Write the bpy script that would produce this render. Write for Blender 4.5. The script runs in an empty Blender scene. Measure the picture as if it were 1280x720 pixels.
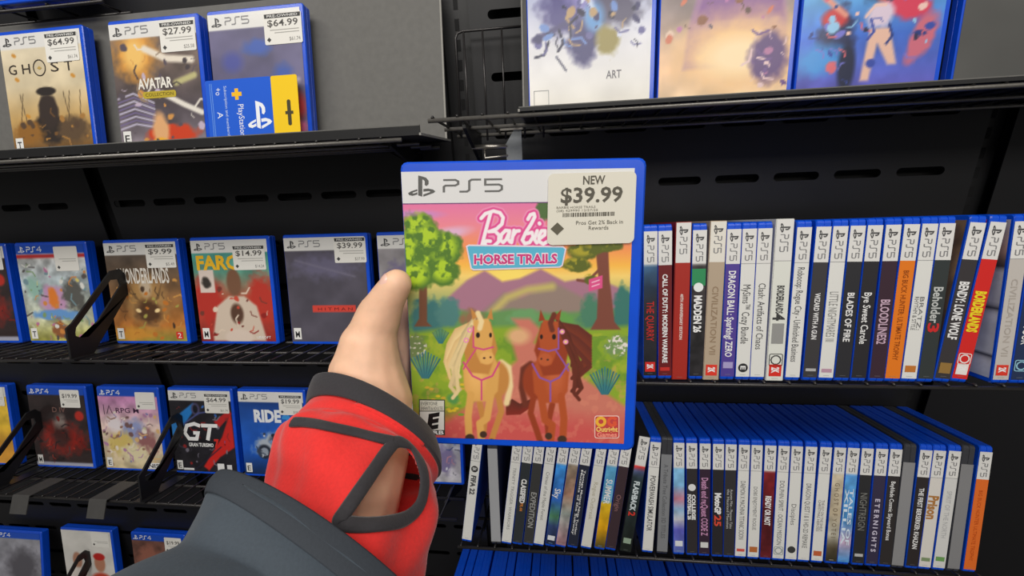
import bpy, math, random
import numpy as np
from mathutils import Matrix, Vector

# ------------------------------------------------------------------ camera, world, lights, exposure
S = bpy.context.scene
COL = S.collection
EYE = 1.45                      # metres; all modelling below is in millimetres from the eye point
F_PX = 525.95


def rot_cam(y, p, r):
    cy, sy, cp, sp, cr, sr = math.cos(y), math.sin(y), math.cos(p), math.sin(p), math.cos(r), math.sin(r)
    fwd = np.array([-sy * cp, cy * cp, -sp])
    right = np.array([cy, sy, 0])
    down = np.cross(fwd, right)
    return np.stack([cr * right + sr * down, -sr * right + cr * down, fwd])


CM = rot_cam(.125, .33, .053)
cam = bpy.data.cameras.new('camera')
cam.sensor_width = 36
cam.lens = F_PX / 1280 * 36
cam.clip_start = 0.01
camo = bpy.data.objects.new('camera', cam)
COL.objects.link(camo)
camo.matrix_world = Matrix(((CM[0][0], -CM[1][0], -CM[2][0], 0), (CM[0][1], -CM[1][1], -CM[2][1], 0),
                            (CM[0][2], -CM[1][2], -CM[2][2], EYE), (0, 0, 0, 1)))
S.camera = camo
S.view_settings.view_transform = 'Standard'
S.view_settings.look = 'None'
S.view_settings.gamma = 1
S.view_settings.use_curve_mapping = False
S.view_settings.exposure = 0.0

W = bpy.data.worlds.new('world')
S.world = W
W.use_nodes = True
W.node_tree.nodes['Background'].inputs[0].default_value = (1.0, .97, .93, 1)
W.node_tree.nodes['Background'].inputs[1].default_value = .13


def area(name, loc, target, sx, sy, power, col=(1, .96, .9)):
    l = bpy.data.lights.new(name, 'AREA')
    l.shape = 'RECTANGLE'
    l.size, l.size_y, l.energy, l.color = sx, sy, power, col
    o = bpy.data.objects.new(name, l)
    COL.objects.link(o)
    o.location = loc
    o.rotation_euler = (Vector(target) - Vector(loc)).to_track_quat('-Z', 'Y').to_euler()
    return o


area('ceiling_light_strip', (-.3, -.55, EYE + 1.35), (-.1, .5, EYE - .2), 2.8, .5, 30)
area('ceiling_light_row', (.4, -2.4, EYE + 1.35), (.2, .6, EYE - .4), 3.0, .6, 38)


# ------------------------------------------------------------------ maths helpers (mm)
def P(w):
    c = np.asarray(w, float) @ CM.T
    return np.stack([640 + F_PX * c[..., 0] / c[..., 2], 360 + F_PX * c[..., 1] / c[..., 2]], -1)


def ray(u, v):
    return np.array([(u - 640) / F_PX, (v - 360) / F_PX, 1.]) @ CM


def cw(u, v, z):                # image point at camera depth z -> mm
    return ray(u, v) * z


def onT(u, v, y0, z0, t):
    n = np.array([0, math.cos(t), -math.sin(t)])
    r = ray(u, v)
    return r * ((n[1] * y0 + n[2] * z0) / (n @ r))


def lin(c):
    return tuple((x / 255 / 12.92 if x <= 10.3 else ((x / 255 + .055) / 1.055) ** 2.4) for x in c)


def nlin(a):
    a = np.clip(a / 255., 0, 1)
    return np.where(a <= .04045, a / 12.92, ((a + .055) / 1.055) ** 2.4)


# ------------------------------------------------------------------ materials
def mat(name, rgb, rough=.5, metal=0, coat=0, spec=.5, noise=0, nscale=300, bump=0, trans=0, sheen=0, sub=0):
    m = bpy.data.materials.new(name)
    m.use_nodes = True
    nt = m.node_tree
    b = nt.nodes['Principled BSDF']
    b.inputs['Roughness'].default_value = rough
    b.inputs['Metallic'].default_value = metal
    b.inputs['Coat Weight'].default_value = coat
    b.inputs['Coat Roughness'].default_value = .12
    b.inputs['Specular IOR Level'].default_value = spec
    b.inputs['Transmission Weight'].default_value = trans
    b.inputs['Sheen Weight'].default_value = sheen
    if sub:
        b.inputs['Subsurface Weight'].default_value = sub
        b.inputs['Subsurface Radius'].default_value = (1, .35, .2)
        b.inputs['Subsurface Scale'].default_value = .004
    c = lin(rgb)
    b.inputs['Base Color'].default_value = (*c, 1)
    if noise or bump:
        tc = nt.nodes.new('ShaderNodeTexCoord')
        n = nt.nodes.new('ShaderNodeTexNoise')
        n.inputs['Scale'].default_value = nscale
        n.inputs['Detail'].default_value = 4
        nt.links.new(tc.outputs['Object'], n.inputs['Vector'])
        if noise:
            r = nt.nodes.new('ShaderNodeMapRange')
            r.inputs[1].default_value, r.inputs[2].default_value = .3, .7
            r.inputs[3].default_value, r.inputs[4].default_value = 1 - noise, 1 + noise
            mx = nt.nodes.new('ShaderNodeMix')
            mx.data_type = 'RGBA'
            mx.blend_type = 'MULTIPLY'
            mx.inputs[0].default_value = 1
            mx.inputs[6].default_value = (*c, 1)
            nt.links.new(n.outputs[0], r.inputs[0])
            nt.links.new(r.outputs[0], mx.inputs[7])
            nt.links.new(mx.outputs[2], b.inputs['Base Color'])
        if bump:
            bp = nt.nodes.new('ShaderNodeBump')
            bp.inputs['Strength'].default_value = bump
            bp.inputs['Distance'].default_value = .001
            nt.links.new(n.outputs[0], bp.inputs['Height'])
            nt.links.new(bp.outputs[0], b.inputs['Normal'])
    return m


def mat_print(name, rough, coat):
    m = bpy.data.materials.new(name)
    m.use_nodes = True
    nt = m.node_tree
    b = nt.nodes['Principled BSDF']
    a = nt.nodes.new('ShaderNodeVertexColor')
    a.layer_name = 'Col'
    nt.links.new(a.outputs[0], b.inputs['Base Color'])
    b.inputs['Roughness'].default_value = rough
    b.inputs['Coat Weight'].default_value = coat
    b.inputs['Coat Roughness'].default_value = .1
    b.inputs['Specular IOR Level'].default_value = .35
    return m


M_print = mat_print('printed_sleeve', .42, .25)
M_paper = mat_print('matte_paper_print', .7, 0)
M_blue = mat('blue_case_plastic', (8, 80, 216), .3, coat=.35, noise=.06, nscale=60)
M_wall = mat('black_powder_coat', (21, 21, 24), .5, noise=.12, nscale=900, bump=.05)
M_black = mat('black_metal', (22, 22, 24), .45, noise=.1, nscale=500)
M_dark = mat('dark_void', (6, 6, 8), .8, noise=.1)
M_wire = mat('black_coated_wire', (58, 56, 56), .3, metal=.5, noise=.1, nscale=400)
M_wire_pale = mat('pale_wire', (128, 125, 120), .35, metal=.6, noise=.1, nscale=300)  # lighter grey than the other shelf wire, for the top shelf rails
M_chrome = mat('bright_wire', (185, 180, 172), .28, metal=.9, noise=.05)
M_plast = mat('black_plastic', (24, 24, 26), .42, noise=.08, nscale=200)
M_card = mat('grey_card', (104, 103, 100), .75, noise=.06, nscale=120)
M_cardw = mat('pale_card_edge', (150, 148, 142), .8, noise=.08, nscale=600)
M_tray = mat('black_card', (20, 20, 22), .6, noise=.1, nscale=300)
M_clearg = mat('grey_translucent_case', (60, 61, 66), .3, coat=.2, noise=.08, nscale=50)
M_acr = mat('acrylic', (190, 195, 200), .15, trans=.5, noise=.03)
M_skin = mat('skin', (238, 192, 160), .5, noise=.07, nscale=90, bump=.12, sub=.12)
M_nail = mat('nail', (240, 196, 180), .3, coat=.3, noise=.02)
M_red = mat('red_knit', (226, 40, 36), .85, noise=.06, nscale=700, bump=.25, sheen=.25)
M_bind = mat('charcoal_binding', (46, 44, 48), .85, noise=.1, nscale=900, bump=.2, sheen=.15)
M_jacket = mat('slate_softshell', (62, 72, 82), .8, noise=.06, nscale=900, bump=.1, sheen=.1)
M_hem = mat('slate_hem', (48, 54, 62), .8, noise=.06, nscale=900, bump=.1)
M_floor = mat('carpet', (70, 68, 66), .9, noise=.2, nscale=200, bump=.2)


# ------------------------------------------------------------------ geometry helpers
def tag(o, label=None, cat=None, group=None, kind=None):
    if label: o['label'] = label
    if cat: o['category'] = cat
    if group: o['group'] = group
    if kind: o['kind'] = kind
    return o


def empty(name, loc=None, mtx=None):
    o = bpy.data.objects.new(name, None)
    COL.objects.link(o)
    o.empty_display_size = .02
    if mtx is not None: o.matrix_world = mtx
    elif loc is not None: o.location = wl(loc)
    return o


def wl(p):
    return (p[0] * .001, p[1] * .001, p[2] * .001 + EYE)


def frame(p, t=0., lean=0., yaw=0.):
    return Matrix.Translation(wl(p)) @ Matrix.Rotation(-t, 4, 'X') @ Matrix.Rotation(lean, 4, 'Y') @ Matrix.Rotation(yaw, 4, 'Z')


class Geo:
    """collects faces in millimetres; each face has a colour (for print) and material index"""
    def __init__(s):
        s.v, s.f, s.c, s.m = [], [], [], []

    def add(s, v, f, c=(255, 255, 255), m=0):
        o = len(s.v)
        s.v += [tuple(map(float, q)) for q in v]
        s.f += [tuple(i + o for i in q) for q in f]
        s.c += [c] * len(f)
        s.m += [m] * len(f)
        return s

    def box(s, x0, x1, y0, y1, z0, z1, c=(255, 255, 255), m=0):
        return s.add([(x, y, z) for z in (z0, z1) for y in (y0, y1) for x in (x0, x1)],
                     [(0, 2, 3, 1), (4, 5, 7, 6), (0, 1, 5, 4), (2, 6, 7, 3), (0, 4, 6, 2), (1, 3, 7, 5)], c, m)

    def tube(s, pts, r, n=6, c=(255, 255, 255), m=0, cap=True):
        pts = [np.array(p, float) for p in pts]
        k = len(pts)
        rr = r if hasattr(r, '__len__') else [r] * k
        up = None
        V = []
        for i, p in enumerate(pts):
            d = pts[min(i + 1, k - 1)] - pts[max(i - 1, 0)]
            d /= np.linalg.norm(d)
            if up is None:
                up = np.array([0, 0, 1.]) if abs(d[2]) < .9 else np.array([1., 0, 0])
            a = np.cross(d, up); a /= np.linalg.norm(a)
            up = np.cross(a, d)
            for j in range(n):
                th = 2 * math.pi * j / n
                V.append(p + rr[i] * (math.cos(th) * a + math.sin(th) * up))
        Fs = [(i * n + j, i * n + (j + 1) % n, (i + 1) * n + (j + 1) % n, (i + 1) * n + j) for i in range(k - 1) for j in range(n)]
        if cap: Fs += [tuple(range(n))[::-1], tuple((k - 1) * n + j for j in range(n))]
        return s.add(V, Fs, c, m)

    def flat(s, pts, y, c, mp=lambda x, z: (x, z), m=0):
        """filled polygon on the plane y; pts in 2D mapped by mp"""
        q = [mp(*p) for p in pts]
        a = sum(q[i][0] * q[(i + 1) % len(q)][1] - q[(i + 1) % len(q)][0] * q[i][1] for i in range(len(q)))
        if a < 0: q = q[::-1]
        return s.add([(p[0], y, p[1]) for p in q], [tuple(range(len(q)))], c, m)

    def stroke(s, pts, w, y, c, mp=lambda x, z: (x, z), closed=False):
        """ribbon of width w with round joints in 2D"""
        pts = [np.array(p, float) for p in pts]
        k = len(pts)
        Lf, Rt = [], []
        for i in range(k):
            a = pts[i] - pts[i - 1] if (i or closed) else pts[1] - pts[0]
            b = pts[(i + 1) % k] - pts[i] if (i < k - 1 or closed) else a
            a = a / (np.linalg.norm(a) + 1e-9); b = b / (np.linalg.norm(b) + 1e-9)
            na, nb = np.array([-a[1], a[0]]), np.array([-b[1], b[0]])
            m = na + nb
            m = m / (np.linalg.norm(m) + 1e-9)
            m = m * min(1.6, 1 / max(.3, m @ na)) * w / 2
            Lf.append(pts[i] + m); Rt.append(pts[i] - m)
        for i in range(k if closed else k - 1):
            j = (i + 1) % k
            s.flat([Lf[i], Lf[j], Rt[j], Rt[i]], y, c, mp)
        return s

    def text(s, txt, box, y, c, mp=lambda x, z: (x, z), bold=0., align='fit'):
        """lettering fitted to box (x0, z0, x1, z1) before mapping; z up"""
        v, f, w, h = glyphs(txt, bold)
        x0, z0, x1, z1 = box
        sy = (z1 - z0) / h
        sx = (x1 - x0) / w
        ox = x0
        if align != 'fit':
            sx = min(sx, sy)
            if align == 'c': ox = (x0 + x1) / 2 - w * sx / 2
            if align == 'r': ox = x1 - w * sx
        q = [mp(ox + a * sx, z0 + b * sy) for a, b in v]
        if not f: return s
        a = q[f[0][0]]; b = q[f[0][1]]; d = q[f[0][2]]
        if (b[0] - a[0]) * (d[1] - a[1]) - (b[1] - a[1]) * (d[0] - a[0]) < 0:
            f = [t[::-1] for t in f]
        return s.add([(p[0], y, p[1]) for p in q], f, c)

    def mesh(s, name, mats):
        me = bpy.data.meshes.new(name)
        me.from_pydata([(a * .001, b * .001, c * .001) for a, b, c in s.v], [], s.f)
        for m_ in (mats if isinstance(mats, (list, tuple)) else [mats]): me.materials.append(m_)
        me.polygons.foreach_set('material_index', s.m)
        at = me.color_attributes.new('Col', 'FLOAT_COLOR', 'CORNER')
        arr = np.ones((len(me.loops), 4), np.float32)
        lens = [len(f) for f in s.f]
        arr[:, :3] = np.repeat(nlin(np.array(s.c, float).reshape(-1, 3)), lens, axis=0)
        at.data.foreach_set('color', arr.ravel())
        me.update()
        return me

    def obj(s, name, mats, parent=None, smooth=False):
        return link(name, s.mesh(name, mats), parent, smooth)


def link(name, me, parent=None, smooth=False, mtx=None):
    o = bpy.data.objects.new(name, me)
    COL.objects.link(o)
    if smooth:
        me.polygons.foreach_set('use_smooth', [True] * len(me.polygons))
    if parent is not None: o.parent = parent
    if mtx is not None: o.matrix_local = mtx
    return o


_gc = {}


def glyphs(txt, bold=0.):
    k = (txt, bold)
    if k not in _gc:
        c = bpy.data.curves.new('lettering', 'FONT')
        c.body, c.size, c.resolution_u, c.offset, c.fill_mode = txt, 1, 2, bold, 'FRONT'
        o = bpy.data.objects.new('lettering', c)
        m = o.to_mesh()
        v = [(a.co.x, a.co.y) for a in m.vertices]
        f = [tuple(p.vertices) for p in m.polygons]
        o.to_mesh_clear()
        bpy.data.objects.remove(o)
        bpy.data.curves.remove(c)
        x0 = min(a[0] for a in v) if v else 0; x1 = max(a[0] for a in v) if v else 1
        z0, z1 = -.0, .70
        _gc[k] = ([(a - x0, b - z0) for a, b in v], f, x1 - x0, z1 - z0)
    return _gc[k]


def rrect(x0, z0, x1, z1, r, n=4):
    out = []
    for cx, cz, a0 in ((x1 - r, z1 - r, 0), (x0 + r, z1 - r, 90), (x0 + r, z0 + r, 180), (x1 - r, z0 + r, 270)):
        for k in range(n + 1):
            a = math.radians(a0 + 90 * k / n)
            out.append((cx + r * math.cos(a), cz + r * math.sin(a)))
    return out


# ---- painter: colours a dense vertex grid (flat print)
class Canvas:
    def __init__(s, X, Y):
        s.X, s.Y = X.ravel(), Y.ravel()
        s.C = np.zeros((s.X.size, 3))

    def noise(s, scale, seed=0, oct=3):
        out = np.zeros_like(s.X); amp = 1.; tot = 0
        rng = np.random.RandomState(seed)
        for o in range(oct):
            T = rng.rand(64, 64)
            x = s.X / scale * 2 ** o + 7.3 * o; y = s.Y / scale * 2 ** o + 3.1 * o
            xi = np.floor(x).astype(int); yi = np.floor(y).astype(int)
            fx = x - xi; fy = y - yi
            fx = fx * fx * (3 - 2 * fx); fy = fy * fy * (3 - 2 * fy)
            g = lambda a, b: T[(xi + a) % 64, (yi + b) % 64]
            out += amp * ((g(0, 0) * (1 - fx) + g(1, 0) * fx) * (1 - fy) + (g(0, 1) * (1 - fx) + g(1, 1) * fx) * fy)
            tot += amp; amp *= .5
        return out / tot

    def mix(s, a, c):
        a = np.clip(a, 0, 1)[:, None]
        s.C = s.C * (1 - a) + np.array(c, float) * a
        return s

    def fill(s, c): s.C[:] = c; return s

    def vgrad(s, stops):
        ys = [q[0] for q in stops]
        for k in range(3): s.C[:, k] = np.interp(s.Y, ys, [q[1][k] for q in stops])
        return s

    def ell(s, cx, cy, rx, ry, c, soft=.15, ang=0, rough=0, seed=1, sc=8):
        a = math.radians(ang)
        dx, dy = s.X - cx, s.Y - cy
        u = (dx * math.cos(a) + dy * math.sin(a)) / rx; v = (-dx * math.sin(a) + dy * math.cos(a)) / ry
        d = np.sqrt(u * u + v * v)
        if rough: d = d + (s.noise(sc, seed) - .5) * rough
        return s.mix((1 - d) / soft + .5, c)

    def sdist(s, pts, closed=False):
        d = np.full(s.X.size, 1e9)
        q = list(pts) + ([pts[0]] if closed else [])
        for (ax, ay), (bx, by) in zip(q[:-1], q[1:]):
            vx, vy = bx - ax, by - ay
            t = np.clip(((s.X - ax) * vx + (s.Y - ay) * vy) / (vx * vx + vy * vy + 1e-9), 0, 1)
            d = np.minimum(d, np.hypot(s.X - ax - t * vx, s.Y - ay - t * vy))
        return d

    def line(s, pts, w, c, soft=1.):
        return s.mix((w / 2 - s.sdist(pts)) / soft + .5, c)

    def poly(s, pts, c, soft=1., alpha=1.):
        ins = np.zeros(s.X.size, bool)
        q = list(pts) + [pts[0]]
        for (ax, ay), (bx, by) in zip(q[:-1], q[1:]):
            if ay == by: continue
            cr = ((ay > s.Y) != (by > s.Y)) & (s.X < (bx - ax) * (s.Y - ay) / (by - ay) + ax)
            ins ^= cr
        d = s.sdist(pts, True)
        sd = np.where(ins, d, -d)
        return s.mix(np.clip(sd / soft + .5, 0, 1) * alpha, c)

    def scatter(s, seed, n, box, pal, r0=1.5, r1=6., line=.3):
        rg = random.Random(seed)
        for _ in range(n):
            x, y = rg.uniform(box[0], box[1]), rg.uniform(box[2], box[3])
            r = rg.uniform(r0, r1)
            c = rg.choice(pal)
            if rg.random() < line:
                a = rg.uniform(0, 6.3)
                s.line([(x, y), (x + 2.2 * r * math.cos(a), y + 2.2 * r * math.sin(a)), (x + 3.4 * r * math.cos(a + .4), y + 3.4 * r * math.sin(a + .4))], r * .45, c, 1.)
            else: s.ell(x, y, r, r * rg.uniform(.4, 1), c, .35, rg.uniform(0, 180), rough=.5, seed=rg.randint(0, 99), sc=4)
        return s

    def tex(s, scale, amt, seed=3):
        n = (s.noise(scale, seed) - .5) * 2 * amt
        s.C = np.clip(s.C * (1 + n[:, None]), 0, 255)
        return s


def grid_print(name, x0, x1, z0, z1, nx, nz, y, paint, parent, conv=None, material=None):
    xs = np.linspace(x0, x1, nx); zs = np.linspace(z1, z0, nz)
    X, Z = np.meshgrid(xs, zs)
    if conv: U, V = conv(X, Z)
    else: U, V = X - x0, z1 - Z
    cv = Canvas(U, V)
    paint(cv)
    v = np.stack([X.ravel(), np.full(X.size, y), Z.ravel()], -1) * .001
    idx = np.arange(nx * nz).reshape(nz, nx)
    f = np.stack([idx[1:, :-1], idx[1:, 1:], idx[:-1, 1:], idx[:-1, :-1]], -1).reshape(-1, 4)
    me = bpy.data.meshes.new(name)
    me.from_pydata(v.tolist(), [], f.tolist())
    at = me.color_attributes.new('Col', 'FLOAT_COLOR', 'POINT')
    arr = np.ones((X.size, 4), np.float32)
    arr[:, :3] = nlin(cv.C)
    at.data.foreach_set('color', arr.ravel())
    me.materials.append(material or M_print)
    return link(name, me, parent)


# ---- game case shells
CW_, CH, CT = 135., 170., 14.6


def shell_mesh(name, w, h, t, swap, mats, r=3.2):
    rings = [(0, 1.0), (1.0, 0), (t / 2 - .5, 0), (t / 2 - .3, .5), (t / 2 + .3, .5), (t / 2 + .5, 0), (t - 1.0, 0), (t, 1.0)]
    g = Geo()
    base = rrect(0, 0, w, h, r, 3)
    n = len(base)
    V = []
    for y, ins in rings:
        rr = rrect(ins, ins, w - ins, h - ins, r, 3)
        for x, z in rr:
            V.append((t - y, x, z) if swap else (x, y, z))
    Fs = [(i * n + j, i * n + (j + 1) % n, (i + 1) * n + (j + 1) % n, (i + 1) * n + j) for i in range(len(rings) - 1) for j in range(n)]
    Fs += [tuple(range(n))[::-1], tuple((len(rings) - 1) * n + j for j in range(n))]
    if not swap: Fs = [f[::-1] for f in Fs]
    g.add(V, Fs)
    me = g.mesh(name, mats)
    return me


def box_mesh(name, w, h, t, mats):
    g = Geo()
    b = .5
    for (x0, x1, y0, y1, z0, z1) in ((0, t, b, w - b, b, h - b), (b, t - b, 0, w, b, h - b), (b, t - b, b, w - b, 0, h)):
        g.box(x0, x1, y0, y1, z0, z1)
    return g.mesh(name, mats)


SH_FACE = shell_mesh('shell', CW_, CH, CT, False, M_blue)
SH_SPINE = shell_mesh('shell', CW_, CH, CT, True, M_blue)
SH_SPINE_G = shell_mesh('shell', CW_, CH, CT, True, M_clearg)


# ---- platform marks
def ps_mark(g, mp, y, c):
    """standing P with a lying S, in a unit box 0..1 wide, 0..0.8 high"""
    g.flat([(.37, .05), (.52, .0), (.52, .76), (.37, .80)], y, c, mp)
    g.flat([(.52, .76), (.66, .71), (.75, .60), (.75, .47), (.68, .40), (.61, .43), (.61, .57), (.57, .63), (.52, .65)], y, c, mp)
    g.flat([(.34, .28), (.12, .21), (.0, .14), (.03, .07), (.16, .035), (.34, .085), (.34, .165), (.21, .12), (.14, .135), (.18, .165), (.34, .215)], y, c, mp)
    g.flat([(.56, .285), (.74, .30), (.92, .255), (1., .19), (.92, .125), (.56, .0), (.56, .08), (.79, .155), (.82, .185), (.76, .205), (.56, .19)], y, c, mp)


def ps_word(g, digit, mp, y, c, w=.09):
    """PS5 / PS4 word, box 0..3 wide, 0..0.8 high"""
    g.stroke([(.05, .75), (.62, .75), (.76, .66), (.76, .5), (.62, .41), (.16, .41), (.08, .34), (.08, .0)], w, y, c, mp)
    g.stroke([(1.85, .75), (1.4, .75), (1.29, .66), (1.29, .12), (1.18, .03), (.82, .03)], w, y, c, mp)
    if digit == 5:
        g.stroke([(2.85, .75), (2.05, .75), (2.05, .43), (2.7, .43), (2.84, .34), (2.84, .13), (2.7, .03), (2.02, .03)], w, y, c, mp)
    else:
        g.stroke([(2.7, .0), (2.7, .78), (2.05, .28), (2.95, .28)], w, y, c, mp)


def sc(ox, oz, k, kz=None):
    kz = kz or k
    return lambda x, z: (ox + x * k, oz + z * kz)


def down(ox, oz, k, kz=None):       # lettering running down a spine: x of the text -> -z, z of the text -> +x
    kz = kz or k
    return lambda x, z: (ox + z * kz, oz - x * k)


INK = (70, 70, 72)


# ------------------------------------------------------------------ the setting
WY = 635.


def struct(name, me_or_geo, mats=None, smooth=False):
    o = me_or_geo.obj(name, mats) if isinstance(me_or_geo, Geo) else link(name, me_or_geo)
    o.location = (0, 0, EYE)
    o['kind'] = 'structure'
    return o


def slot_panel(name, x0, x1, z0, z1, xs, zs, sw=58., shh=11.):
    c = bpy.data.curves.new(name, 'CURVE')
    c.dimensions = '2D'
    c.fill_mode = 'BOTH'
    c.extrude = .00075

    def spl(pts):
        s_ = c.splines.new('POLY')
        s_.points.add(len(pts) - 1)
        for p_, q in zip(s_.points, pts): p_.co = (q[0] * .001, q[1] * .001, 0, 1)
        s_.use_cyclic_u = True
    spl([(x0, z0), (x1, z0), (x1, z1), (x0, z1)])
    for z in zs:
        for x in xs:
            if x - sw / 2 > x0 + 3 and x + sw / 2 < x1 - 3 and z - shh > z0 and z + shh < z1:
                spl(rrect(x - sw / 2, z - shh / 2, x + sw / 2, z + shh / 2, shh / 2 - .1, 3)[::-1])
    o = bpy.data.objects.new(name, c)
    me = bpy.data.meshes.new_from_object(o)
    bpy.data.objects.remove(o)
    me.name = name
    me.materials.clear()
    me.materials.append(M_wall)
    ob = link(name, me)
    ob.matrix_world = Matrix.Translation((0, WY * .001, EYE)) @ Matrix.Rotation(math.pi / 2, 4, 'X')
    ob['kind'] = 'structure'
    return ob


ZS = [-62 + 74.6 * k for k in range(-13, 9)]
slot_panel('wall_left', -1700, -776, -1400, 800, [-712 - 73.6 * i for i in range(1, 14)], ZS)
slot_panel('wall_center', -748, -158, -1400, 800, [-712 + 73.6 * i for i in range(0, 8)], ZS)
slot_panel('wall_right', -118, 540, -1400, 800, [167 + 77. * i for i in range(-3, 5)], ZS)
slot_panel('wall_far_right', 570, 1500, -1400, 800, [], ZS)
struct('wall_backing', Geo().box(-1700, 1500, WY + 22, WY + 30, -1450, 800), M_dark)
for i, (a, b) in enumerate(((-776, -748), (-158, -118), (540, 570))):
    g = Geo().box(a, b, WY + 14, WY + 17, -1450, 800)
    for z in range(-1400, 800, 25):
        g.box((a + b) / 2 - 3, (a + b) / 2 + 3, WY + 13.4, WY + 14, z, z + 14, m=1)
    struct('trim_%d' % (i + 1), g, [M_black, M_dark])
struct('floor', Geo().box(-2500, 2500, -3500, 700, -EYE * 1000 - 20, -EYE * 1000), M_floor)
struct('baseboard_back', Geo().box(-1700, 1500, WY - 160, WY + 10, -EYE * 1000, -EYE * 1000 + 160), M_black)

# ------------------------------------------------------------------ shelves
_wm = {}


def wire_shelf(y0, z0, t, x0, x1, dfront, dback, label, rails=(), pitch=25., bright=False, phase=0., arms=True):
    """tilted wire shelf; d = distance along the shelf floor from the line (y0, z0)"""
    root = empty('wire_shelf', mtx=frame((x0, y0, z0), t))
    tag(root, label, 'shelf', 'wire shelves on the slotted wall')
    L = x1 - x0
    key = (L, bright)
    if key not in _wm: _wm[key] = Geo().tube([(0, 0, 0), (L, 0, 0)], 2.4, 8).mesh('rail', M_wire_pale if bright else M_wire)
    for d in (dfront,) + tuple(rails) + (dback,):
        link('rail', _wm[key], root, True, Matrix.Translation((0, d * .001, -.0026)))
    k2 = (dfront, dback)
    if k2 not in _wm:
        _wm[k2] = Geo().tube([(0, dfront - 2.2, 2.0), (0, dfront, 3.4), (0, dfront + 5, 2.0), (0, dback, 2.0)], 1.5, 6).mesh('cross_wire', M_wire)
    n = int((L - 10) / pitch)
    for i in range(n + 1):
        link('cross_wire', _wm[k2], root, True, Matrix.Translation(((5 + phase + i * pitch) * .001, 0, -.0022)))
    for x in (30, L - 30) if arms else ():
        g = Geo()
        g.add([(x - 2, dback + 8, -2), (x - 2, dback + 8, -42), (x - 2, dfront + 40, -6), (x - 2, dfront + 40, -2),
               (x + 2, dback + 8, -2), (x + 2, dback + 8, -42), (x + 2, dfront + 40, -6), (x + 2, dfront + 40, -2)],
              [(0, 1, 2, 3), (7, 6, 5, 4), (0, 4, 5, 1), (1, 5, 6, 2), (2, 6, 7, 3), (3, 7, 4, 0)])
        g.obj('bracket_arm', M_black, root)
    return root


T_ML, T_LL, T_UR, T_LR = .206, .227, .187, .234
wire_shelf(554, -280, T_ML, -1300, -160, -88, 78, 'middle wire shelf on the left holding the row of face-out cases', rails=(-40, 20))
wire_shelf(579, -570, T_LL, -1400, -168, -90, 48, 'lower wire shelf on the left, just above the arm', rails=(-37, 12))
wire_shelf(579, -948, T_LL, -1500, -168, -90, 48, 'bottom wire shelf on the left, cut by the photo edge', rails=(-37, 12))
wire_shelf(422, -255, T_UR, -118, 560, -6, 205, 'wire shelf under the upper row of game spines', rails=(60, 130))
wire_shelf(452, -552, T_LR, -156, 548, -6, 178, 'wire shelf under the lower row of game spines', rails=(60, 120))
wire_shelf(452, -905, T_LR, -156, 548, -6, 178, 'wire shelf of the bottom right row of blue cases', rails=(60, 120))
wire_shelf(472, 12.7, .07, -1300, -172, 0, 150, 'top left wire shelf under the long black display tray', rails=(60, 110), bright=True)
TR = wire_shelf(472, 30, .11, -140, 1000, 0, 132, 'top right wire shelf with a wire fence at its left end', rails=(66,), pitch=27, bright=True)
# fence of the top right shelf
g = Geo().tube([(6, 130, -4), (6, 130, 118), (9, 130, 124), (16, 130, 126), (130, 130, 126)], 1.7, 8)
g.obj('fence_rail', M_wire, TR, True)
fw = Geo().tube([(0, 130, -10), (0, 130, 127)], 1.4, 6).mesh('fence_wire', M_wire)
for x in (17, 42, 67, 93, 118):
    link('fence_wire', fw, TR, True, Matrix.Translation((x * .001, 0, 0)))


def tray(mtx, x0, x1, d1, liph, cardd, cardt, cardh, label, edge_left=False, edge_right=False):
    root = empty('display_tray', mtx=mtx)
    tag(root, label, 'display tray')
    Geo().box(x0, x1, 0, d1, 0, 1.6).obj('tray_floor', M_tray, root)
    Geo().box(x0, x1, -1.6, 0, 0, liph).obj('front_lip', M_tray, root)
    Geo().box(x0, x1, -1.7, .1, liph, liph + 1.).obj('lip_edge', M_card, root)
    s_, c_ = math.sin(cardt), math.cos(cardt)
    g = Geo()
    q = lambda x, a, h: (x, cardd + a * c_ + h * s_, 2 - a * s_ + h * c_)
    g.add([q(x, a, h) for h in (0, cardh) for a in (0, 1.8) for x in (x0, x1)],
          [(0, 2, 3, 1), (4, 5, 7, 6), (0, 1, 5, 4), (2, 6, 7, 3), (0, 4, 6, 2), (1, 3, 7, 5)])
    g.obj('back_card', M_card, root)
    for flag, xa, xb in ((edge_left, x0 - 1, x0 + 1), (edge_right, x1 - 1.2, x1 + 1)):
        if flag:
            g = Geo()
            g.add([q(x, a, h) for h in (0, cardh) for a in (-.8, 2) for x in (xa, xb)],
                  [(0, 2, 3, 1), (4, 5, 7, 6), (0, 1, 5, 4), (2, 6, 7, 3), (0, 4, 6, 2), (1, 3, 7, 5)])
            g.obj('card_edge', M_cardw, root)
            Geo().box(xa, xb, -1.7, d1, -.3, 2.2).obj('floor_edge', M_cardw, root)
    return root


tray(frame((0, 472, 14), .05), -1250, -150, 128, 9.5, 108, .16, 192,
     'long black display tray with grey back card, top left', edge_right=True)
tray(frame((0, 470, 31), .11), -42, 980, 100, 3.5, 62, .12, 330,
     'black display tray with grey back card, top right', edge_left=True)

# shelf above, only its goods peek into the frame at the top left
wire_shelf(585, 209, .1, -1250, -600, 6, 44, 'highest wire shelf at the top left edge of the photo', rails=(), pitch=70., arms=False)

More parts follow.
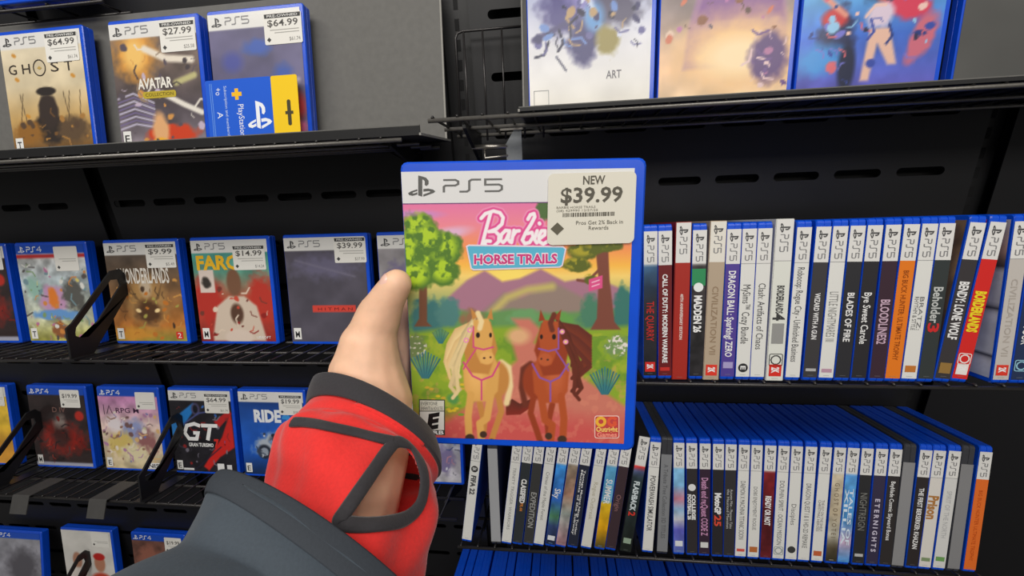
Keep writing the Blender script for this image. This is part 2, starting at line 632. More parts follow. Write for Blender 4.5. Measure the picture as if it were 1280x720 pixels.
# dividers on the left shelves
def divider(x, y0, z0, t, label, kk=1.0):
    root = empty('shelf_divider', mtx=frame((x, y0, z0), t))
    tag(root, label, 'divider', 'black plastic loop dividers on the left shelves')
    th = 3.2
    out = [(-92, 2), (-92, 46), (-84, 52), (-22, 122), (-8, 124), (2, 112), (0, 84), (-62, 2)]
    inn = [(-82, 38), (-80, 45), (-24, 108), (-12, 108), (-10, 98), (-66, 28), (-76, 29), (-82, 33)]
    g = Geo()
    n = len(out)
    V = [(sx, d * kk, h * kk) for sx in (-th / 2, th / 2) for d, h in out + inn]
    Fs = []
    for j in range(n):
        k = (j + 1) % n
        Fs.append((j, k, n + k, n + j))
        Fs.append((2 * n + j, 3 * n + j, 3 * n + k, 2 * n + k))
        Fs.append((j, 2 * n + j, 2 * n + k, k))
        Fs.append((n + j, n + k, 3 * n + k, 3 * n + j))
    g.add(V, Fs)
    g.obj('loop_arm', M_plast, root)
    Geo().box(-11, 11, -96, -14, 0, 2.2).obj('base_plate', M_plast, root)
    return root


divider(-700, 554, -280, T_ML, 'black loop divider standing between the two left cases on the middle shelf')
divider(-722, 579, -570, T_LL, 'black loop divider on the lower shelf in front of the pastel case')
divider(-1035, 579, -570, T_LL, 'black loop divider at the left photo edge on the lower shelf')
divider(-1085, 579, -948, T_LL, 'black loop divider on the bottom left shelf')


def shelf_clip(x, y0, z0, t, label):
    root = empty('label_clip', mtx=frame((x, y0, z0), t))
    tag(root, label, 'label clip', 'grey plastic clips on the lower left shelf')
    Geo().box(-17, 17, -96, -42, 2.5, 4).obj('clip_plate', M_card2, root)
    g = Geo()
    g.add([(-17, -96, 4), (17, -96, 4), (17, -104, -26), (-17, -104, -26), (-17, -97.5, 3), (17, -97.5, 3), (17, -105.5, -26), (-17, -105.5, -26)],
          [(0, 1, 2, 3), (7, 6, 5, 4), (0, 4, 5, 1), (3, 2, 6, 7), (0, 3, 7, 4), (1, 5, 6, 2)])
    g.obj('clip_face', M_card2, root)


M_card2 = mat('dull_grey_plastic', (70, 69, 68), .6, noise=.08, nscale=100)
shelf_clip(-955, 579, -570, T_LL, 'dull grey label clip at the left end of the lower shelf rail')
shelf_clip(-800, 579, -570, T_LL, 'dull grey label clip left of the lower shelf divider')

# small hardware below the upper shelves
hw = empty('metal_hook', (-60, 560, 6))
tag(hw, 'bright metal rod and bracket hanging below the wire fence', 'hook')
Geo().tube([(-52, 0, -8), (-6, 0, -9)], 3.4, 10).obj('rod', M_chrome, hw, True)
Geo().tube([(-36, 0, -9), (-36, -2, -22), (-6, -2, -20)], 1.6, 8).obj('lower_rod', M_chrome, hw, True)
Geo().add([(-8, -3, -50), (12, -3, -50), (12, -3, 10), (4, -3, 12), (-8, -3, -6), (-8, 3, -50), (12, 3, -50), (12, 3, 10), (4, 3, 12), (-8, 3, -6)],
          [(0, 1, 2, 3, 4), (9, 8, 7, 6, 5), (0, 5, 6, 1), (1, 6, 7, 2), (2, 7, 8, 3), (3, 8, 9, 4), (4, 9, 5, 0)]).obj('bracket', M_acr, hw)
Geo().box(-14, 14, -5, 5, 10, 13).obj('clamp', M_chrome, hw)
dh = empty('wire_hook', (-215, 600, -4))
tag(dh, 'small black wire triangle hook under the top left shelf', 'hook')
Geo().tube([(-22, 0, 0), (0, 0, -12), (22, 0, 0), (-22, 0, 0)], 1.6, 6).obj('wire_loop', M_black, dh)


# ------------------------------------------------------------------ face-out cases
def price_label(root, x0, z0, w, h, price, y=-.9, rot=0, bar=True, sub=''):
    g = Geo()
    g.flat(rrect(x0, z0, x0 + w, z0 + h, 2, 3), y, (232, 230, 224))
    o = g.obj('price_label', M_paper, root)
    g = Geo()
    y -= .12
    if bar:
        g.flat([(x0 + 1, z0 + h - 1), (x0 + w - 1, z0 + h - 1), (x0 + w - 1.5, z0 + h - 6), (x0 + 1.5, z0 + h - 6)], y, (66, 66, 66))
        g.text('PRE-OWNED', (x0 + 5, z0 + h - 5, x0 + w - 5, z0 + h - 2), y - .08, (225, 225, 222), bold=.01)
    if price: g.text(price, (x0 + 5, z0 + h - 16, x0 + w - 5, z0 + h - 8), y, (84, 82, 80), bold=.012)
    for k in range(2):
        g.flat([(x0 + 8 + 6 * k, z0 + h - 20 - 3.4 * k), (x0 + w - 4, z0 + h - 20 - 3.4 * k), (x0 + w - 4, z0 + h - 20.9 - 3.4 * k), (x0 + 8 + 6 * k, z0 + h - 20.9 - 3.4 * k)], y, (165, 163, 158))
    cx, cz = x0 + 6, z0 + 6
    g.flat([(cx - 3, cz), (cx, cz + 3), (cx + 3, cz), (cx, cz - 3)], y, (70, 70, 70))
    if sub: g.text(sub, (x0 + w - 18, z0 + 3.5, x0 + w - 3, z0 + 8), y, (130, 128, 124))
    g.obj('price_lettering', M_paper, o)
    return o


def face_case(mtx, label, paint, digit=5, price=None, sub='', lx=72, lw=52, lh=38, extra=None, rating=None, group=None, bar=True, lz=126, header=True, nx=84, nz=104):
    root = empty('game_case', mtx=mtx)
    tag(root, label, 'game case', group or 'face-out game cases')
    link('shell', SH_FACE, root)
    top = CH - 5
    hh = (20 if digit == 5 else 14) if header else 0

    def pt(cv):
        paint(cv)
        if header:
            cv.mix((hh - cv.Y) / .8 + .5, (226, 225, 222) if digit == 5 else (24, 78, 190))
    co = grid_print('cover_insert', 1.2, CW_ - 5, 4.5, top, nx, nz, -.35, pt, root)
    g = Geo()
    y = -.62
    if header:
        if digit == 5:
            ps_mark(g, sc(6, top - 16, 15), y, INK)
            ps_word(g, 5, sc(25, top - 14, 12), y, (138, 138, 140), .12)  # word paler than its real ink: sleeve glare put into the colour
        else:
            ps_mark(g, sc(6, top - 12, 13), y, (235, 238, 245))
            ps_word(g, 4, sc(22, top - 11, 10, 11), y, (235, 238, 245), .15)
    if header: g.obj('platform_logo', M_print, root)
    if rating:
        g = Geo()
        g.flat([(5, 8), (17, 8), (17, 26), (5, 26)], y, (235, 235, 232))
        g.text(rating, (7.5, 11, 14.5, 21), y - .1, (40, 40, 40), bold=.012)
        g.obj('rating_mark', M_print, root)
    for fn in (extra if isinstance(extra, list) else [extra] if extra else []):
        g = Geo()
        fn(g, y)
        g.obj('title_lettering', M_print, root)
    if price is not None or lw:
        if price is not None: price_label(root, lx, lz, lw, lh, price, sub=sub, bar=bar)
    return root


def a_seated(cv):      # pale parchment, dark cone-topped mound, thin stakes
    cv.vgrad([(0, (228, 216, 190)), (70, (222, 206, 172)), (115, (196, 160, 100)), (160, (110, 76, 40))]).tex(30, .12)
    for x, a in ((14, 4), (30, -3), (92, 3), (100, -3), (112, 2)): cv.line([(x, 135), (x + a * 3, 80)], 1.2, (80, 66, 50))
    cv.ell(64, 128, 26, 22, (52, 44, 40), .3, rough=.3).ell(64, 105, 16, 24, (58, 48, 44), .25, rough=.2)
    cv.ell(64, 78, 16, 6, (48, 42, 40), .25)
    cv.ell(100, 132, 24, 18, (96, 76, 56), .5, rough=.6).ell(28, 134, 24, 16, (150, 104, 48), .5, rough=.6)
    for x, yy in ((20, 28), (96, 36), (110, 60), (20, 60), (30, 110)): cv.ell(x, yy, 4, 2.6, (206, 146, 60), .4, 30)
    cv.scatter(3, 26, (4, 122, 112, 156), [(60, 48, 40), (120, 86, 50), (170, 124, 66), (90, 70, 54)], 1.5, 5)


def a_elements(cv):
    cv.vgrad([(0, (120, 104, 96)), (60, (104, 90, 84)), (110, (80, 72, 78)), (160, (140, 130, 140))]).tex(26, .3)
    cv.ell(36, 40, 30, 34, (226, 158, 70), .8, rough=.6).ell(34, 40, 16, 20, (242, 196, 110), .8)
    cv.line([(50, 34), (80, 48), (118, 52)], 9, (232, 222, 206), 4).line([(70, 92), (100, 108), (126, 120)], 7, (232, 226, 216), 3)
    for k in range(9): cv.line([(2, 96 + 5 * k), (26, 90 + 5 * k), (56, 104 + 4 * k)], 2.2, ((196, 190, 214), (120, 108, 150))[k % 2], 1.5)
    cv.ell(78, 146, 40, 13, (206, 66, 34), .4, rough=.5).ell(62, 140, 12, 22, (226, 172, 120), .5, rough=.3)
    cv.ell(60, 156, 12, 6, (240, 176, 40), .4).line([(92, 80), (120, 72)], 8, (190, 184, 130), 4)
    cv.scatter(5, 40, (4, 124, 30, 156), [(230, 224, 214), (90, 80, 90), (150, 130, 110), (196, 180, 200), (70, 62, 66), (210, 150, 80)], 1.5, 6, .6)


def a_violet(cv):
    cv.fill((104, 100, 132)).tex(40, .22)
    cv.ell(66, 44, 18, 10, (70, 98, 176), .8, rough=.6).ell(100, 84, 14, 16, (66, 92, 170), .8, rough=.6).ell(30, 60, 14, 12, (80, 86, 156), .9)
    cv.ell(118, 120, 10, 16, (196, 70, 74), .9).ell(112, 150, 16, 12, (214, 110, 150), .6, rough=.8).line([(30, 92), (70, 90), (120, 88)], 6, (176, 170, 190), 5)


def a_white_blue(cv):
    cv.vgrad([(0, (150, 160, 214)), (50, (190, 196, 226)), (95, (226, 226, 232)), (160, (240, 236, 226))]).tex(30, .06)
    cv.ell(36, 62, 22, 24, (90, 86, 140), .7, rough=.8).ell(64, 50, 22, 18, (146, 138, 200), .8, rough=.8).ell(92, 66, 26, 16, (96, 92, 116), .7, rough=.9)
    cv.ell(58, 94, 16, 22, (78, 76, 122), .5, rough=.7).ell(70, 72, 10, 14, (110, 160, 214), .8).ell(84, 96, 12, 14, (158, 146, 90), .6, rough=.8)
    cv.line([(6, 90), (46, 74)], 6, (88, 84, 126), 3).line([(30, 108), (40, 122)], 2, (70, 72, 100)).line([(60, 40), (70, 70)], 5, (214, 226, 244), 5)
    cv.scatter(7, 60, (8, 120, 30, 104), [(70, 68, 110), (110, 108, 160), (216, 220, 238), (50, 50, 76), (190, 160, 120), (120, 150, 210)], 1.5, 6, .5)


def a_van(cv):
    cv.vgrad([(0, (120, 116, 110)), (70, (150, 134, 132)), (130, (232, 190, 150)), (160, (236, 206, 170))]).tex(26, .2)
    cv.poly([(28, 90), (36, 60), (60, 56), (118, 56), (124, 90), (124, 130), (24, 130)], (158, 118, 156), 4)
    cv.poly([(34, 86), (42, 62), (116, 62), (120, 86)], (136, 92, 150), 3).ell(80, 116, 60, 34, (246, 200, 140), .9, rough=.3).ell(80, 120, 34, 18, (254, 226, 180), .9)
    cv.ell(20, 48, 8, 8, (196, 186, 150), .3).ell(20, 48, 4, 4, (90, 80, 70), .3).poly([(50, 46), (84, 44), (84, 54), (50, 56)], (82, 68, 62), 1.5)
    cv.ell(108, 124, 18, 24, (96, 70, 122), .5, rough=.4).ell(90, 34, 8, 12, (176, 92, 62), .5, rough=.6).ell(66, 36, 9, 9, (110, 92, 60), .5)
    cv.scatter(9, 46, (6, 124, 20, 100), [(96, 70, 60), (190, 120, 170), (226, 200, 180), (140, 90, 60), (210, 120, 90), (90, 80, 100)], 1.5, 5, .3)
    cv.scatter(10, 20, (84, 126, 96, 150), [(110, 80, 140), (230, 200, 200), (180, 120, 160)], 1.5, 5, .5)


def a_cyan(cv):
    cv.vgrad([(0, (126, 190, 222)), (70, (96, 170, 224)), (110, (66, 110, 206)), (160, (100, 96, 190))]).tex(24, .2)
    cv.ell(70, 50, 16, 34, (40, 46, 76), .5, rough=.8).ell(76, 72, 11, 11, (214, 80, 60), .5, rough=.5).ell(96, 84, 22, 14, (216, 64, 92), .5, 20, rough=.5)
    cv.ell(72, 92, 12, 12, (222, 204, 222), .5, rough=.5).poly([(64, 104), (82, 104), (92, 138), (84, 138), (72, 118), (68, 152), (60, 152)], (234, 190, 170), 3)
    cv.ell(34, 108, 16, 26, (44, 52, 92), .5, rough=.8).ell(30, 92, 12, 9, (202, 52, 56), .5, rough=.4).ell(112, 116, 10, 24, (206, 110, 130), .5, 20, rough=.6)
    cv.line([(4, 60), (40, 90)], 5, (226, 150, 130), 3).ell(20, 130, 24, 14, (70, 150, 224), .8, rough=.6).ell(46, 138, 8, 24, (36, 42, 70), .5)
    cv.scatter(11, 60, (8, 120, 20, 150), [(40, 60, 130), (150, 200, 236), (220, 110, 120), (240, 200, 190), (60, 80, 170), (50, 50, 80), (120, 120, 210)], 1.5, 6, .5)


def a_darkgrey(cv): cv.fill((86, 86, 84)).tex(60, .12).ell(118, 60, 14, 24, (196, 190, 160), .8).ell(124, 110, 10, 14, (180, 170, 140), .8)


def a_toon(cv):
    cv.vgrad([(0, (206, 200, 196)), (60, (176, 190, 196)), (120, (196, 200, 176)), (160, (190, 186, 90))]).tex(14, .35)
    cv.mix((26 - abs(cv.Y - 18)) / 3 - 7.2, (196, 44, 46))
    cv.ell(58, 90, 28, 24, (196, 152, 190), .4, rough=.5).ell(58, 88, 10, 18, (226, 128, 50), .4, rough=.7).ell(98, 84, 20, 26, (92, 92, 88), .5, rough=1.)
    cv.ell(60, 116, 44, 9, (106, 156, 214), .4, rough=.6).ell(60, 140, 14, 16, (150, 96, 60), .5, rough=.9).ell(24, 70, 14, 20, (150, 190, 176), .6, rough=.9)
    cv.scatter(13, 60, (4, 124, 30, 156), [(226, 226, 220), (120, 150, 160), (214, 140, 70), (90, 84, 84), (190, 120, 160), (220, 206, 120), (130, 160, 110)], 1.5, 6, .3)


def a_fire(cv):
    cv.vgrad([(0, (92, 84, 80)), (50, (104, 84, 66)), (100, (150, 104, 60)), (135, (186, 118, 56)), (160, (160, 156, 70))]).tex(22, .3)
    cv.ell(66, 96, 34, 40, (176, 136, 84), .6, rough=.5).ell(66, 112, 22, 20, (88, 60, 40), .6, rough=.5).ell(48, 110, 5, 3, (250, 220, 160), .5, 20).ell(82, 110, 5, 3, (250, 220, 160), .5, -20)
    cv.ell(66, 70, 10, 16, (196, 176, 150), .8).poly([(34, 60), (44, 90), (54, 96), (44, 80)], (120, 92, 60), 2).poly([(98, 60), (88, 90), (78, 96), (88, 80)], (120, 92, 60), 2)
    cv.ell(30, 148, 40, 12, (214, 150, 60), .7, rough=.7)
    cv.scatter(15, 40, (4, 124, 60, 156), [(120, 80, 46), (206, 150, 80), (80, 60, 46), (196, 120, 50), (170, 160, 80)], 1.5, 6, .4)


def a_tealred(cv):
    cv.vgrad([(0, (60, 150, 146)), (50, (100, 160, 140)), (90, (176, 90, 66)), (160, (150, 44, 40))]).tex(24, .25)
    cv.ell(20, 96, 26, 40, (186, 54, 44), .6, rough=.6).ell(112, 96, 22, 40, (190, 58, 46), .6, rough=.6)
    cv.poly([(22, 150), (34, 104), (56, 88), (82, 88), (102, 104), (112, 150), (112, 160), (22, 160)], (214, 196, 178), 4)
    cv.ell(67, 66, 12, 22, (124, 88, 66), .3).ell(67, 116, 11, 16, (92, 64, 50), .4).ell(67, 154, 24, 13, (222, 204, 190), .3)
    cv.poly([(8, 46), (34, 46), (34, 82), (8, 82)], (222, 206, 196), 1).ell(20, 66, 8, 9, (60, 54, 50), .4, rough=.6)
    cv.scatter(17, 26, (4, 124, 70, 150), [(150, 40, 36), (206, 80, 60), (230, 210, 190), (120, 60, 50)], 1.5, 5, .3)


def a_slate(cv): cv.fill((84, 80, 92)).tex(36, .18).ell(60, 44, 46, 18, (104, 100, 124), .9, rough=1.).line([(16, 34), (110, 60)], 2, (120, 116, 136), 3).poly([(38, 104), (108, 104), (108, 114), (38, 114)], (214, 70, 58), 1)
def a_mist(cv): cv.fill((150, 146, 150)).tex(20, .2).ell(30, 70, 20, 26, (106, 96, 140), .7, rough=.8).ell(60, 110, 40, 24, (110, 100, 104), .8, rough=.6)
def a_yellow(cv): cv.vgrad([(0, (226, 190, 70)), (80, (238, 196, 60)), (120, (196, 140, 50)), (160, (246, 176, 70))]).tex(22, .22)
def a_darkred(cv): cv.fill((52, 42, 42)).tex(24, .3).ell(66, 104, 46, 30, (156, 40, 32), .9, rough=.7).ell(66, 80, 14, 26, (140, 128, 122), .7, rough=.5).ell(66, 100, 22, 22, (70, 40, 38), .7, rough=.6).ell(112, 56, 10, 10, (186, 50, 40), .4).mix((cv.Y - 152) / 3, (170, 172, 190)).scatter(27, 30, (10, 118, 56, 148), [(120, 30, 26), (80, 60, 58), (170, 60, 46), (40, 32, 34)], 1.5, 6, .5)


def a_pastel(cv):
    cv.vgrad([(0, (190, 120, 176)), (30, (206, 150, 190)), (70, (222, 196, 190)), (160, (206, 190, 150))]).tex(18, .25)
    cv.ell(70, 84, 26, 24, (150, 160, 206), .6, rough=.8).ell(40, 110, 26, 26, (214, 190, 110), .6, rough=.9).ell(96, 110, 20, 30, (150, 100, 100), .6, rough=.9).ell(30, 70, 16, 18, (236, 226, 230), .7, rough=.8)
    cv.ell(70, 130, 34, 18, (226, 214, 176), .6, rough=.9)
    cv.scatter(19, 70, (4, 124, 44, 154), [(236, 224, 210), (150, 110, 90), (110, 120, 180), (220, 180, 120), (180, 130, 170), (120, 90, 90), (206, 200, 160)], 1.5, 6, .3)


def a_racer(cv):
    cv.fill((36, 34, 40)).tex(20, .3)
    cv.poly([(0, 60), (50, 24), (58, 30), (14, 84), (0, 92)], (44, 128, 206), 3).ell(54, 36, 9, 12, (80, 76, 110), .4).ell(54, 36, 5, 8, (26, 26, 34), .4)
    cv.poly([(60, 150), (104, 90), (126, 40), (128, 70), (128, 110), (96, 130), (70, 158)], (206, 42, 38), 3).poly([(90, 60), (124, 36), (128, 44), (100, 72)], (190, 38, 40), 2)
    cv.line([(20, 70), (60, 44), (110, 36)], 2.5, (80, 90, 150), 2).line([(40, 158), (100, 110)], 2, (40, 40, 60), 2)
    cv.scatter(21, 34, (4, 124, 24, 150), [(70, 66, 80), (24, 24, 30), (60, 110, 190), (150, 40, 40), (120, 116, 130)], 1.2, 5, .6)


def a_bike(cv):
    cv.vgrad([(0, (24, 52, 110)), (60, (36, 96, 196)), (110, (30, 92, 200)), (160, (24, 48, 90))]).tex(30, .15)
    for k in range(6): cv.line([(60, 96), (130, 40 + 22 * k)], 1.6, (90, 150, 226), 2)
    cv.ell(66, 100, 40, 22, (176, 186, 200), .5, -20, rough=.7).ell(44, 116, 14, 14, (40, 46, 60), .3).ell(44, 116, 8, 8, (150, 160, 176), .3).ell(74, 90, 18, 12, (60, 70, 92), .5, -20, rough=.5)
    cv.scatter(23, 22, (30, 110, 80, 124), [(210, 216, 226), (60, 70, 90), (120, 150, 196), (36, 44, 60)], 1.5, 5, .4)


def a_dawn(cv): cv.vgrad([(0, (196, 200, 206)), (60, (176, 190, 206)), (120, (186, 180, 190)), (160, (206, 204, 208))]).tex(14, .3).ell(60, 86, 24, 30, (80, 110, 176), .5, rough=1.).ell(92, 60, 18, 24, (200, 130, 150), .6, rough=1.).ell(40, 120, 20, 18, (70, 80, 110), .6, rough=1.).ell(100, 120, 16, 26, (130, 120, 160), .6, rough=1.).scatter(25, 60, (4, 124, 30, 150), [(226, 226, 232), (60, 80, 130), (200, 140, 150), (90, 120, 190), (70, 70, 90)], 1.5, 6, .4)
def a_greyblur(cv): cv.fill((150, 150, 160)).tex(20, .2).ell(80, 80, 40, 40, (90, 88, 96), .8, rough=.5)


def a_duo(cv):
    cv.vgrad([(0, (224, 222, 216)), (160, (210, 206, 200))]).tex(30, .08)
    cv.ell(34, 74, 12, 20, (176, 128, 104), .3).ell(34, 112, 26, 20, (226, 216, 208), .4).ell(92, 78, 14, 22, (186, 130, 104), .3).ell(92, 62, 15, 9, (190, 44, 40), .3).ell(92, 120, 26, 18, (196, 70, 50), .4)


def a_rust(cv): cv.fill((112, 76, 66)).tex(16, .3).ell(40, 56, 26, 30, (150, 96, 80), .6, rough=.5).ell(96, 70, 20, 20, (70, 50, 46), .7, rough=.6)


def tx(items):
    return [lambda g, y, it=it: g.text(it[0], it[1], y, it[2], bold=it[3] if len(it) > 3 else 0) for it in items]


def ex_ghost(g, y):
    for ch, x in (('G', 10), ('H', 32), ('S', 78), ('T', 100)): g.text(ch, (x, 112, x + 13, 125), y, (58, 50, 44), bold=.005)
    ring = [(60 + 9.5 * math.cos(a), 118.5 + 10.5 * math.sin(a)) for a in np.linspace(0, 2 * math.pi, 20)[:-1]]
    g.stroke(ring, 1.6, y, (58, 50, 44), closed=True)
    g.flat([(56, 118), (60, 121), (64, 118), (60, 116)], y, (190, 160, 90))


def ex_avatar(g, y):
    g.text('AVATAR', (36, 80, 88, 93), y, (238, 234, 224), bold=.03)
    g.flat(rrect(42, 67, 92, 76, 3), y, (190, 168, 50))
    g.text('COLLECTION', (46, 69.5, 88, 74), y - .1, (90, 76, 20))


def ex_gt(g, y):
    g.stroke([(62, 96), (50, 100), (34, 96), (28, 82), (36, 70), (52, 70), (56, 82), (46, 82)], 7, y, (240, 240, 240))
    g.stroke([(64, 97), (98, 97)], 7, y, (240, 240, 240))
    g.stroke([(82, 94), (75, 68)], 7.5, y, (240, 240, 240))
    g.text('GRAN TURISMO', (34, 55, 86, 62), y, (236, 236, 236), bold=.03)
    g.text('7', (88, 54, 98, 70), y, (214, 50, 44), bold=.05)
    g.flat([(18, 7), (40, 7), (40, 11), (18, 11)], y, (230, 230, 230))
    g.flat([(90, 8), (104, 8), (104, 22), (90, 22)], y, (232, 232, 232)); g.flat([(110, 8), (120, 8), (120, 20), (110, 20)], y, (220, 220, 222))


def ex_tr(a, b):
    return [lambda g, y: g.stroke([(6, 9), (22, 9), (22, 24), (6, 24)], .6, y, (150, 150, 150), closed=True)] + tx([(a, b, (120, 118, 124), .01)])


ROW_TL = lambda x: frame((x, 553, 17), .225)
face_case(ROW_TL(-778), 'pale parchment game case priced $64.99, leftmost on the top left tray', a_seated, price='$64.99', sub='$61.74', lx=74, lz=124, extra=ex_ghost, rating='T')
face_case(ROW_TL(-604), 'brown and orange game case priced $27.99 on the top left tray', a_elements, price='$27.99', sub='$25.58', lx=77, lz=124, extra=ex_avatar, rating='E')
face_case(ROW_TL(-457), 'violet-grey game case with a blue gift card leaning before it', a_violet, price='$64.99', sub='$61.74', lx=80, lz=122)
Y_TR = 508
ROW_TR = lambda x: frame((x, Y_TR, 29.5), .12)
face_case(ROW_TR(-34), 'white game case with blue and violet figures, leftmost on the top right tray', a_white_blue, extra=ex_tr('ART', (84, 32, 100, 40)), group='face-out game cases')
face_case(ROW_TR(104), 'game case with a purple van in glowing haze on the top right tray', a_van, extra=tx([('NOT IN SERVICE', (54, 115, 82, 120), (226, 220, 210), .02)]))
face_case(ROW_TR(242), 'bright blue game case with red and dark figures on the top right tray', a_cyan)
face_case(ROW_TR(388), 'dull grey game case at the right end of the top right tray', a_darkgrey)
ROW_ML = lambda x: frame((x, 554, -280), T_ML)
face_case(ROW_ML(-1052), 'dark red game case cut by the left photo edge on the middle shelf', a_darkred, price='', bar=False, lx=86, lw=40, group='face-out game cases')
face_case(ROW_ML(-899), 'colourful game case with blue and red header strips on the middle shelf', a_toon, digit=4, price='', bar=False, lx=74, lw=44, lh=40, lz=122, rating='T')
face_case(ROW_ML(-733), 'brown fiery game case priced $9.99 on the middle shelf', a_fire, price='$9.99', sub='$5.49', lx=76, lz=124, rating='T', extra=lambda g, y: (g.text('WONDERLANDS', (20, 100, 112, 124), y, (226, 220, 210), bold=.02), g.flat([(112, 8), (124, 8), (124, 20), (112, 20)], y, (210, 60, 46)), g.text('2', (115, 10, 121, 18), y - .1, (240, 240, 240))))
face_case(ROW_ML(-578), 'teal and red game case priced $14.99 on the middle shelf', a_tealred, price='$14.99', sub='$14.24', lx=72, lz=118, lw=54, rating='M', extra=tx([('FARCRY', (8, 120, 118, 141), (238, 186, 40), .04), ('UBISOFT', (98, 9, 122, 13), (240, 240, 240))]))
face_case(ROW_ML(-421), 'dark slate game case with a red bar, priced $39.99', a_slate, price='$39.99', sub='$37.99', lx=82, lw=50, lz=126, rating='M', extra=tx([('IOI', (82, 9, 92, 14), (236, 236, 236), .03), ('H I T M A N', (48, 53.5, 104, 58), (120, 40, 36))]))
face_case(ROW_ML(-272), 'misty grey game case half hidden by the thumb on the middle shelf', a_mist)
ROW_LL = lambda x: frame((x, 579, -570), T_LL)
face_case(ROW_LL(-1240), 'yellow game case cut by the left photo edge on the lower shelf', a_yellow, price='', bar=False, lx=84, lw=42)
face_case(ROW_LL(-1060), 'dark game case with a red glow and blue header on the lower shelf', a_darkred, digit=4, price='$19.99', bar=False, lx=76, lw=44, lh=36, rating='M', extra=tx([('D IV', (54, 116, 84, 126), (120, 90, 84), .02)]))
face_case(ROW_LL(-901), 'pastel pink and cream game case with blue header on the lower shelf', a_pastel, digit=4, price='', bar=False, lx=84, lw=42, lh=34, rating='E', extra=lambda g, y: (g.text('RPG M', (38, 118, 88, 128), y, (70, 40, 70), bold=.01), g.flat([(92, 6), (122, 6), (122, 18), (92, 18)], y, (236, 236, 236)), g.text('NIS', (95, 8, 119, 16), y - .1, (40, 40, 40), bold=.02), g.stroke([(12, 114), (12, 134)], 1.2, y, (60, 40, 60)), g.stroke([(18, 116), (24, 132), (30, 116)], 1.6, y, (60, 40, 60))))
face_case(ROW_LL(-747), 'black game case with red and blue streaks, priced $64.99, on the lower shelf', a_racer, price='$64.99', sub='$61.74', lx=76, lz=122, lw=50, rating='E', extra=ex_gt)
face_case(ROW_LL(-602), 'blue motorbike game case priced $19.99 beside the red cuff', a_bike, price='$19.99', sub='$18.99', lx=82, lz=122, lw=46, rating='E', extra=tx([('RIDE', (30, 108, 84, 130), (236, 240, 246), .05), ('4', (86, 108, 102, 130), (60, 150, 226), .05)]))
face_case(ROW_LL(-312), 'pale blue game case peeking out right of the red cuff', a_dawn, rating=None)
ROW_BL = lambda x, t=T_LL: frame((x, 579, -948), t)
face_case(frame((-1325, 555, -948), .30), 'grey game case tilted far back at the bottom left corner', a_greyblur, digit=4)
face_case(ROW_BL(-1155), 'white game case showing two portraits on the bottom left shelf', a_duo, price='', bar=False, lx=80, lw=46, lh=34, digit=5, header=False, lz=128)
face_case(ROW_BL(-972), 'rust brown game case with blue header on the bottom left shelf', a_rust, digit=4, price='$19.99', bar=False, lx=84, lw=42, lh=36)
face_case(frame((-761, 585, 212), .1), 'blue game case on the highest shelf at the top left edge', a_violet)

# gift card leaning before the third case
gc = empty('gift_card', mtx=frame((-458, 540, 17), .23, 0))
tag(gc, 'blue and yellow gift card leaning on the violet-grey case', 'gift card')
Geo().add([(x, yy, z) for yy in (0, .8) for x, z in rrect(0, 0, 92, 82, 2.5, 3)], [tuple(range(16)), tuple(range(31, 15, -1))] + [(j, 16 + j, 16 + (j + 1) % 16, (j + 1) % 16) for j in range(16)], (22, 92, 214)).obj('card', M_paper, gc)
Geo().flat(rrect(92, 0, 128, 82, 2.5, 3), 0.05, (246, 204, 22)).flat(rrect(92, 0, 128, 82, 2.5, 3)[::-1], .5, (246, 204, 22)).obj('hang_tab', M_paper, gc)
g = Geo()
g.flat(rrect(112, 20, 117, 52, 2.4), -.1, (70, 64, 40))
g.flat([(109, 34), (120, 34), (120, 38), (109, 38)], -.12, (70, 64, 40))
rt = lambda ox, oz, k: (lambda x, z: (ox + z * k, oz - x * k))
ps_mark(g, lambda x, z: (56 + x * 34, 18 + z * 44), -.12, (240, 244, 250))
g.text('PlayStation Plus', (0, 0, 58, 8), -.12, (240, 244, 250), mp=rt(44, 50, 1))
g.flat([(41, 56), (46, 56), (46, 70), (41, 70)], -.12, (246, 190, 30)).flat([(36.5, 60.5), (50.5, 60.5), (50.5, 65.5), (36.5, 65.5)], -.14, (246, 190, 30))
for k, x in enumerate((6, 8.5)): g.flat([(x, 8), (x + .8, 8), (x + .8, 78), (x, 78)], -.12, (110, 160, 236))
g.text('Subscription and membership', (0, 0, 68, 4), -.12, (200, 220, 250), mp=rt(26, 74, 1))
g.text('+o', (0, 0, 9, 8), -.12, (230, 238, 250), mp=rt(14, 72, 1)).text('A', (0, 0, 8, 8), -.12, (230, 238, 250), mp=rt(14, 42, 1))
g.obj('card_lettering', M_paper, gc)


